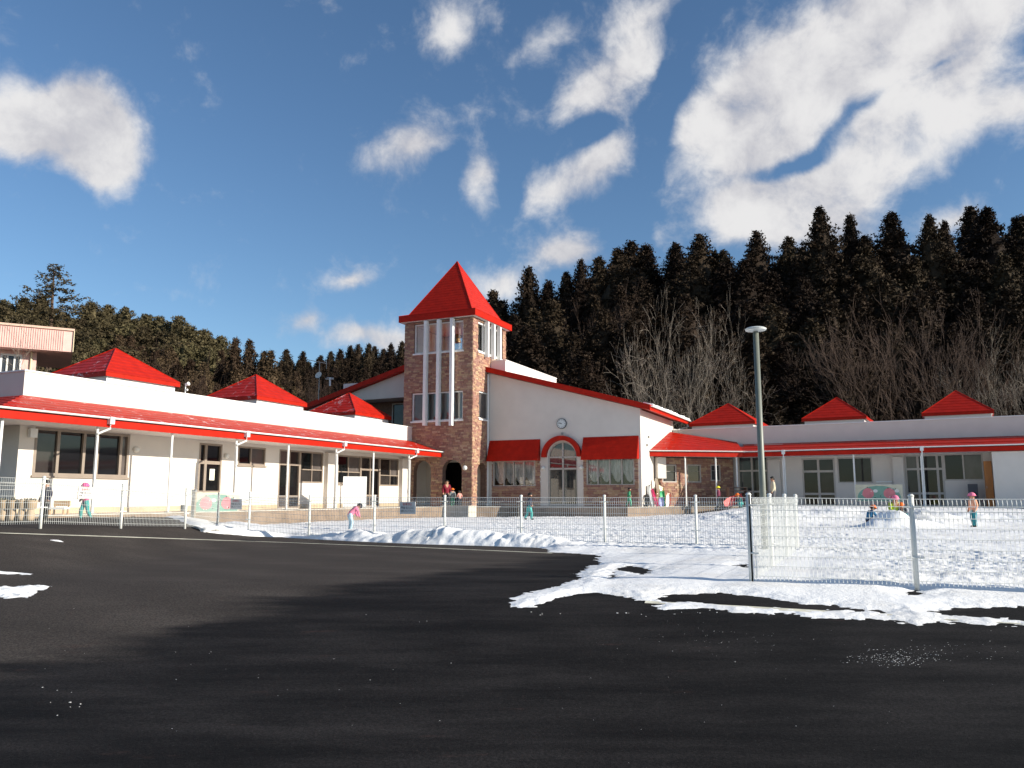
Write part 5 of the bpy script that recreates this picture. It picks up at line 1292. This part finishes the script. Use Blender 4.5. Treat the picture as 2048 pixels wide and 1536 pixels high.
    for sg in (-1, 1):
        MB().ball(hc + fwd * hr * .86 + rt_ * sg * hr * .36 - up * hr * .05, hr * .10, 6, 4).build('eye', CB, o); MB().ball(hc + rt_ * sg * hr * .95 - up * hr * .08, hr * .2, 6, 4).build('ear', SKINC, o)
    MB().ball(hc + fwd * hr * .98 - up * hr * .28, hr * .13, 6, 4).build('nose', SKINC, o); MB().ball(hc + fwd * hr * .84 - up * hr * .55, hr * .16, 6, 4, 0, (1.3, .5, .4)).build('mouth', M('lips', (.35, .12, .10), .6, .1), o)
    return o
def C(n, *c): return M('cloth_' + n, c, .85, .14, 14.0, .2, 30)
PINKC, HOT, TEAL, NAVY, ORG, LIME, PEACH, BEIGE, BLUE, YEL, REDC, GREEN, BLK, WHT = (C('pink', .80, .20, .32), C('hotpink', .78, .08, .28), C('teal', .04, .30, .28), C('navy', .022, .024, .05), C('orange', .85, .17, .02), C('lime', .42, .52, .06),
    C('peach', .78, .38, .24), C('beige', .55, .49, .36), C('blue', .03, .16, .30), C('yellow', .80, .70, .04), C('red', .20, .012, .03), C('green', .05, .25, .13), C('black', .018, .018, .022), C('white', .7, .72, .74))
RR = math.radians
gzs = lambda x_, y_: float(snow_z(np.array([[x_]]), np.array([[y_]]))[0, 0])
def gx(px, Y): r = ray(px, 1010); return r[0] / r[1] * Y
person(91, 22.6, .46, 1.12, 'stand', RR(160), NAVY, BLK, 'child in dark navy clothes behind the leftmost fence post')
person(171, 22.0, .46, 1.02, 'walk', RR(150), HOT, TEAL, 'child in hot pink jacket and teal trousers behind the left parking notice', hat=HOT)
person(702, 25.5, .03, 1.02, 'bend', RR(-60), PINKC, C('paleblue', .45, .62, .70), 'child in pink checked jacket bending over behind the snow bank')
person(893, 44.9, FLOOR, 1.5, 'stand', RR(200), REDC, BLK, 'person in dark red top inside the dark tower archway', child=False)
person(905, 43.3, FLOOR + .02, .98, 'stand', RR(20), C('grey', .25, .27, .27), GREEN, 'child in orange hat and green trousers before the tower archway', hat=ORG)
person(919, 43.1, FLOOR + .02, .86, 'walk', RR(30), C('salmon', .70, .33, .28), BLK, 'small child in salmon jacket right of the orange-hatted one at the tower', hair=True)
person(1058, 35.5, gzs(gx(1058, 35.5), 35.5) - .02, 1.22, 'walk', RR(-70), NAVY, C('aqua', .08, .42, .38), 'child in black jacket and aqua trousers walking in front of the hall')
person(1258, 41.2, FLOOR + .02, 1.0, 'walk', RR(-80), GREEN, C('mint', .10, .40, .24), 'long-haired child in green at the right end of the hall terrace')
person(1438, 42.4, FLOOR + .02, 1.08, 'stand', RR(70), C('maroon', .22, .05, .09), BLK, 'child in yellow helmet-like hat beside the porch column', hat=YEL)
person(1482, 40.6, FLOOR - .02, 1.05, 'crouch', RR(100), C('darkteal', .02, .10, .10), TEAL, 'crouching child in orange hat beside the red sled', hat=ORG)
person(1548, 42.6, FLOOR + .02, 1.62, 'stand', RR(75), BEIGE, C('greytrouser', .12, .12, .13), 'dark-haired adult in beige hooded jacket right of the lamp post', child=False)
person(1737, 27.6, gzs(gx(1737, 27.6), 27.6) - .03, 1.05, 'crouch', RR(-75), BLUE, NAVY, 'crouching child in blue jacket and orange hat left of the snow heap', hat=ORG)
person(1790, 28.2, gzs(gx(1790, 28.2), 28.2) - .03, 1.42, 'kneel', RR(175), LIME, BLK, 'kneeling adult in pink hat and lime vest behind the snow heap', hat=PINKC, child=False)
person(1808, 27.4, gzs(gx(1808, 27.4), 27.4) - .05, .98, 'crouch', RR(120), C('slate', .03, .035, .05), TEAL, 'crouching child in orange hat right of the lime-vested adult', hat=ORG)
person(1946, 27.0, gzs(gx(1946, 27.0), 27.0) - .02, 1.17, 'stand', RR(95), PEACH, C('bluegreen', .03, .24, .28), 'standing child in peach jacket and pink hat alone at the right', hat=PINKC)

# ------------------------------------------------------------------ things on the terrace and in the yard
def sled(F, s_, o, z, L, wd, tilt, mat, label, name='sled', roll=0.0):
    c = Vector(F.pt(s_, o, z)); root = thing(name, label, 'sled', c, 'sleds and toys leaning by the hall corner')
    ax = (Vector((F.d.x, F.d.y, 0)) * math.sin(roll) + Vector((0, 0, 1)) * math.cos(tilt) * math.cos(roll) + Vector((F.n.x, F.n.y, 0)) * -math.sin(tilt)).normalized()
    sd = ax.cross(Vector((F.n.x, F.n.y, 0))).normalized(); nn = sd.cross(ax); m = MB(); n = 10; pts = []
    for i in range(n + 1):
        f = i / n; w_ = wd / 2 * (1 - .25 * f ** 3) * min(1, .6 + 2 * f); up_ = nn * (.18 * max(0, f - .72) ** 1.2 * L)
        pts.append([c + ax * L * f + sd * x * w_ + up_ + nn * h for x, h in ((-1, .09), (-.9, 0), (.9, 0), (1, .09))])
    for a, b in zip(pts, pts[1:]):
        for j in range(3): m.poly([a[j], a[j + 1], b[j + 1], b[j]]); m.poly([b[j] + nn * -.012, b[j + 1] + nn * -.012, a[j + 1] + nn * -.012, a[j] + nn * -.012])
    m.build('hull', mat, root, True)
    rp = [c + ax * L * .97 + sd * wd * .3 + nn * .1, c + ax * L * 1.02 + nn * .2, c + ax * L * .97 - sd * wd * .3 + nn * .1]
    MB().tube(rp, .012, 5).build('pull_rope', BLK, root)
PLs = lambda n_, *c: M('plastic_' + n_, c, .35, .06, 4.0, spec=.5)
sF = HS
def hs(px): return HS.hit(px, 1000, .25)[0]
sled(HS, hs(1303), .22, FLOOR, 1.15, .40, .16, PLs('white', .72, .74, .74), 'white and teal sled leaning on the sunlit hall corner', roll=-.05)
sled(HS, hs(1310), .35, FLOOR, 1.0, .34, .25, PLs('pink', .75, .12, .28), 'pink sled leaning in front of the white one', roll=-.3)
sled(HS, hs(1316), .5, FLOOR, 1.6, .30, .2, PLs('cream', .70, .62, .50), 'long cream board leaning behind the pink sled', roll=-.25)
sled(PF, PF.hit(1325, 1000, .8)[0], .8, FLOOR, .85, .36, .15, PLs('green', .04, .42, .16), 'green sled standing before the porch wall')
sled(PF, PF.hit(1321, 1000, .9)[0], .95, FLOOR, .5, .3, .1, PLs('lilac', .36, .40, .70), 'small lilac sled standing beside the green sled')
sled(PF, PF.hit(1334, 1000, .8)[0], .8, FLOOR, .8, .34, .3, PLs('salmon', .72, .32, .24), 'salmon sled leaning right of the green sled', roll=.3)
sled(PF, PF.hit(1321, 975, .6)[0], .4, FLOOR + .65, .55, .45, .3, PLs('straw', .75, .58, .30), 'straw yellow board propped above the green sled', roll=.5)
q = EF.pt(EF.hit(1448, 1005, .6)[0], .6, FLOOR + .25); 
sled(EF, EF.hit(1448, 1005, .9)[0], .9, FLOOR + .15, 1.35, .5, .3, PLs('red', .62, .03, .03), 'red sled lying slanted on the terrace edge before the porch', roll=1.25)
ty = thing('tyre', 'black tyre standing against the sunlit hall corner', 'tyre', HS.pt(hs(1298), .15, FLOOR)); c = Vector(HS.pt(hs(1298), .14, FLOOR + .34)); m = MB()
m.tube([c + Vector((HS.d.x * math.cos(2 * math.pi * k / 20), HS.d.y * math.cos(2 * math.pi * k / 20), math.sin(2 * math.pi * k / 20))) * .28 for k in range(21)], .075, 8, caps=False); m.build('tread', M('rubber', (.02, .02, .02), .8, .1), ty, True)
MB().tube([c + Vector((HS.d.x * math.cos(2 * math.pi * k / 20), HS.d.y * math.cos(2 * math.pi * k / 20), math.sin(2 * math.pi * k / 20))) * .235 for k in range(21)], .05, 6, caps=False).build('inner_rim', M('rubber', (.02, .02, .02)), ty, True)


def painted_board(F, x0, y0, x1, y1, o, label, pale):
    a, b, c, d_ = F.rect(x0, y0, x1, y1, o); root = thing('painted_board', label, 'painted board', F.pt((a + b) / 2, o, FLOOR if c > 0 else c), 'painted play boards'); W_b, H_b = b - a, d_ - c
    MB().fbox(F, a, b, o - .04, o, c, d_).build('panel', M('board_cream', (.58, .55, .42), .7, .06), root)
    m = MB(); n = 20; G = []
    for k in range(n + 1): t_ = math.pi * k / n; G.append(((a + b) / 2 - W_b * .46 * math.cos(t_), c + H_b * (.06 + .86 * math.sin(t_) ** .7)))
    m.poly([F.pt(x, o + .004, z) for x, z in [((a + b) / 2 + W_b * .46, c + .03), ((a + b) / 2 - W_b * .46, c + .03)] + G]); m.build('green_hill', M('board_green', (.20, .36, .29), .7, .1), root)
    for (fx, wdt) in ((.27, .2), (.72, .2)):
        MB().poly([F.pt(a + W_b * fx + wdt * W_b * .62 * math.cos(t_), o + .008, c + H_b * .45 + H_b * .30 * math.sin(t_) * (1.15 if math.sin(t_) > 0 else .9)) for t_ in [2 * math.pi * k / 18 for k in range(18)]]).build('pink_patch', M('board_pink', (.66, .22, .24), .7, .1), root)
        MB().poly([F.pt(a + W_b * (fx + .16) + .05 * W_b * math.cos(t_), o + .012, c + H_b * .62 + H_b * .10 * math.sin(t_)) for t_ in [2 * math.pi * k / 12 for k in range(12)]]).build('white_patch', M('board_white', (.7, .7, .66), .7, .05), root)
    rg = random.Random(4)
    for k in range(12):
        x, z = a + W_b * rg.uniform(.08, .92), c + H_b * rg.uniform(.1, .9); MB().fbox(F, x - .02, x + .02, o + .013, o + .016, z - .02, z + .02).build('dot', M('board_dot', (.08, .09, .08) if k % 2 else (.7, .7, .6), .7, .05) if False else (CB if k % 2 else M('board_white', (.7, .7, .66))), root)
    for x in (a + .08, b - .08): MB().fbox(F, x - .03, x + .03, o - .09, o - .042, c - .25, d_ - .1).build('leg', GREYM, root)
    return root
painted_board(LW, 385, 985, 479, 1026, 2.7, 'green painted play board with pink shapes behind the left fence corner', True)
painted_board(RW, 1711, 969, 1806, 1003, 2.6, 'green and pink painted board standing at the right wing terrace', False)
a, b, c, d_ = LW.rect(686, 953, 734, 1012, 2.2); wb = thing('white_board', 'large plain white board standing before the left wing windows', 'board', LW.pt((a + b) / 2, 2.2, FLOOR))
F_ = Fr(LW.pt((a + b) / 2 - 1.0, 2.2, 0)[:2], V * .75 + U * .66, Vector((.66 * U.y, -.66 * U.x)) + Vector((0, 0))); F_.n = Vector((F_.d.y, -F_.d.x))
a2_, b2_, c2_, d2_ = F_.rect(686, 953, 733, 1010); MB().fbox(F_, a2_, b2_, -.03, 0, FLOOR + .06, d2_).build('panel', M('board_plain_white', (.78, .78, .76), .5, .03), wb)
for x in (a2_ + .06, b2_ - .06): MB().fbox(F_, x - .025, x + .025, -.35, -.032, FLOOR + .004, FLOOR + .06).build('foot', GREYM, wb)

s0 = RW.hit(1969, 950, 1.2)[0]; s1 = RW.hit(1985, 950, 1.2)[0]; zt_ = RW.hit(1977, 922, 1.2)[1]
lk = thing('wooden_locker', 'tall orange-brown wooden locker against the right end block', 'locker', RW.pt((s0 + s1) / 2, 1, FLOOR)); WOOD = M('orange_wood', (.38, .15, .04), .6, .2, 3.0, stretch=(1, 1, .2))
MB().fbox(RW, s0, s1, .5, 1.2, FLOOR + .02, zt_).build('carcass', WOOD, lk); MB().fbox(RW, s0 + .02, s1 - .02, 1.203, 1.22, FLOOR + .06, zt_ - .04).build('door', WOOD, lk); MB().fbox(RW, s0 + .05, s0 + .07, 1.222, 1.25, 1.5, 1.62).build('handle', GREYM, lk)
a, b, c, d_ = RW.rect(1936, 968, 1956, 990, .9); ac = thing('outdoor_unit', 'dark box-like outdoor unit below the rightmost window', 'air conditioner', RW.pt((a + b) / 2, .7, FLOOR))
MB().fbox(RW, a, b, .5, .9, FLOOR + .08, d_).build('housing', M('unit_dark', (.06, .06, .07), .5, .1), ac); disc(RW, (a + b) / 2, (FLOOR + .1 + d_) / 2, .902, .92, min(b - a, d_ - FLOOR) * .33, 18).build('fan_grille', CB, ac)
for x in (a + .08, b - .08): MB().fbox(RW, x - .03, x + .03, .52, .88, FLOOR + .003, FLOOR + .08).build('foot', GREYM, ac)
a, b, c, d_ = EF.rect(1459, 974, 1495, 998, .2); rk = thing('shoe_rack', 'brown low shelf rack beside the porch door', 'rack', EF.pt((a + b) / 2, .1, FLOOR)); BRW = M('rack_brown', (.24, .15, .11), .6, .15)
for z in (FLOOR + .25, FLOOR + .55, FLOOR + .85, d_ - .04): MB().fbox(EF, a, b, -.2, .2, z, z + .035).build('shelf', BRW, rk)
for x in (a, b - .04): MB().fbox(EF, x + .002, x + .038, -.198, .198, FLOOR + .005, d_ - .042).build('side_panel', BRW, rk)
# planters, bench and crates at the far left
TANP = M('planter_tan', (.48, .36, .24), .8, .12, 5.0, .2, 30)
for i, px in enumerate((6, 24, 43, 60)):
    c = aty(px, 1034, 20.5); c.z = float(gz(c.x, 20.5)); lbl = ['first', 'second', 'third', 'fourth'][i]
    t_ = thing('stone_planter', f'tan two-tier planter, {lbl} from the left picture edge behind the left fence', 'planter', c, 'tan planters in a row')
    MB().lathe(c, [(.095, 0), (.11, .1), (.085, .24), (.08, .28)], 14).build('pedestal', TANP, t_, True)
    MB().lathe((c.x, c.y, c.z + .28), [(.09, 0), (.13, .03), (.14, .2), (.15, .22), (.13, .23), (.12, .2)], 14).build('bowl', TANP, t_, True)
    m = MB(); rg = random.Random(i)
    V_, F_l = [], []
    for _ in range(14): tuft(V_, F_l, c + Vector((rg.gauss(0, .05), rg.gauss(0, .05), .5)), .06, 4, rg, .4)
    me = bpy.data.meshes.new('plant'); me.from_pydata([tuple(Vector(v) - c) for v in V_], [], F_l); me.materials.append(M('dry_plant', (.10, .09, .05), .9, .3)); obj('plant', me, t_)
c = aty(117, 1026, 23.5); c.z = .46; bn_ = thing('bench', 'small white-edged bench behind the left parking notice', 'bench', c); TANW = M('bench_wood', (.55, .36, .20), .7, .15)
MB().box(c.x - .24, c.x + .24, c.y - .15, c.y + .15, c.z + .28, c.z + .33).build('seat', TRIM, bn_); MB().box(c.x - .24, c.x + .24, c.y + .13, c.y + .17, c.z + .36, c.z + .52).build('backrest', TANW, bn_)
for a in (-.2, .2):
    for b in (-.11, .11): MB().box(c.x + a - .02, c.x + a + .02, c.y + b - .02, c.y + b + .02, c.z, c.z + .279).build('leg', TANW, bn_)
    MB().box(c.x + a - .015, c.x + a + .015, c.y + .132, c.y + .16, c.z + .331, c.z + .36).build('backrest_post', TANW, bn_)
c = aty(386, 1033, 24.5); c.z = float(gz(c.x, 24.5)); gp_ = thing('gate_pillar', 'tan ribbed gate pillar at the left fence corner', 'pillar', c); zt_ = aty(386, 979, 24.5).z
MB().box(c.x - .055, c.x + .055, c.y - .055, c.y + .055, c.z - .1, zt_ - .06).build('shaft', M('pillar_tan', (.34, .29, .22), .7, .1), gp_); MB().box(c.x - .062, c.x + .062, c.y - .062, c.y + .062, zt_ - .058, zt_).build('cap', GREYM, gp_)
for k in range(3): MB().box(c.x - .04 + k * .035, c.x - .025 + k * .035, c.y - .066, c.y - .056, c.z + .05, zt_ - .1).build('rib', GREYM, gp_)
c = aty(366, 1016, 21.2); mbx = thing('meter_box', 'small dark grey box on the left fence corner post', 'box', c); MB().box(c.x - .045, c.x + .045, c.y - .05, c.y + .03, c.z - .08, c.z + .08).build('housing', GREYM, mbx); MB().box(c.x - .035, c.x + .035, c.y - .058, c.y - .051, c.z - .06, c.z + .06).build('lid', M('lid_grey', (.2, .2, .2), .5, .1), mbx)
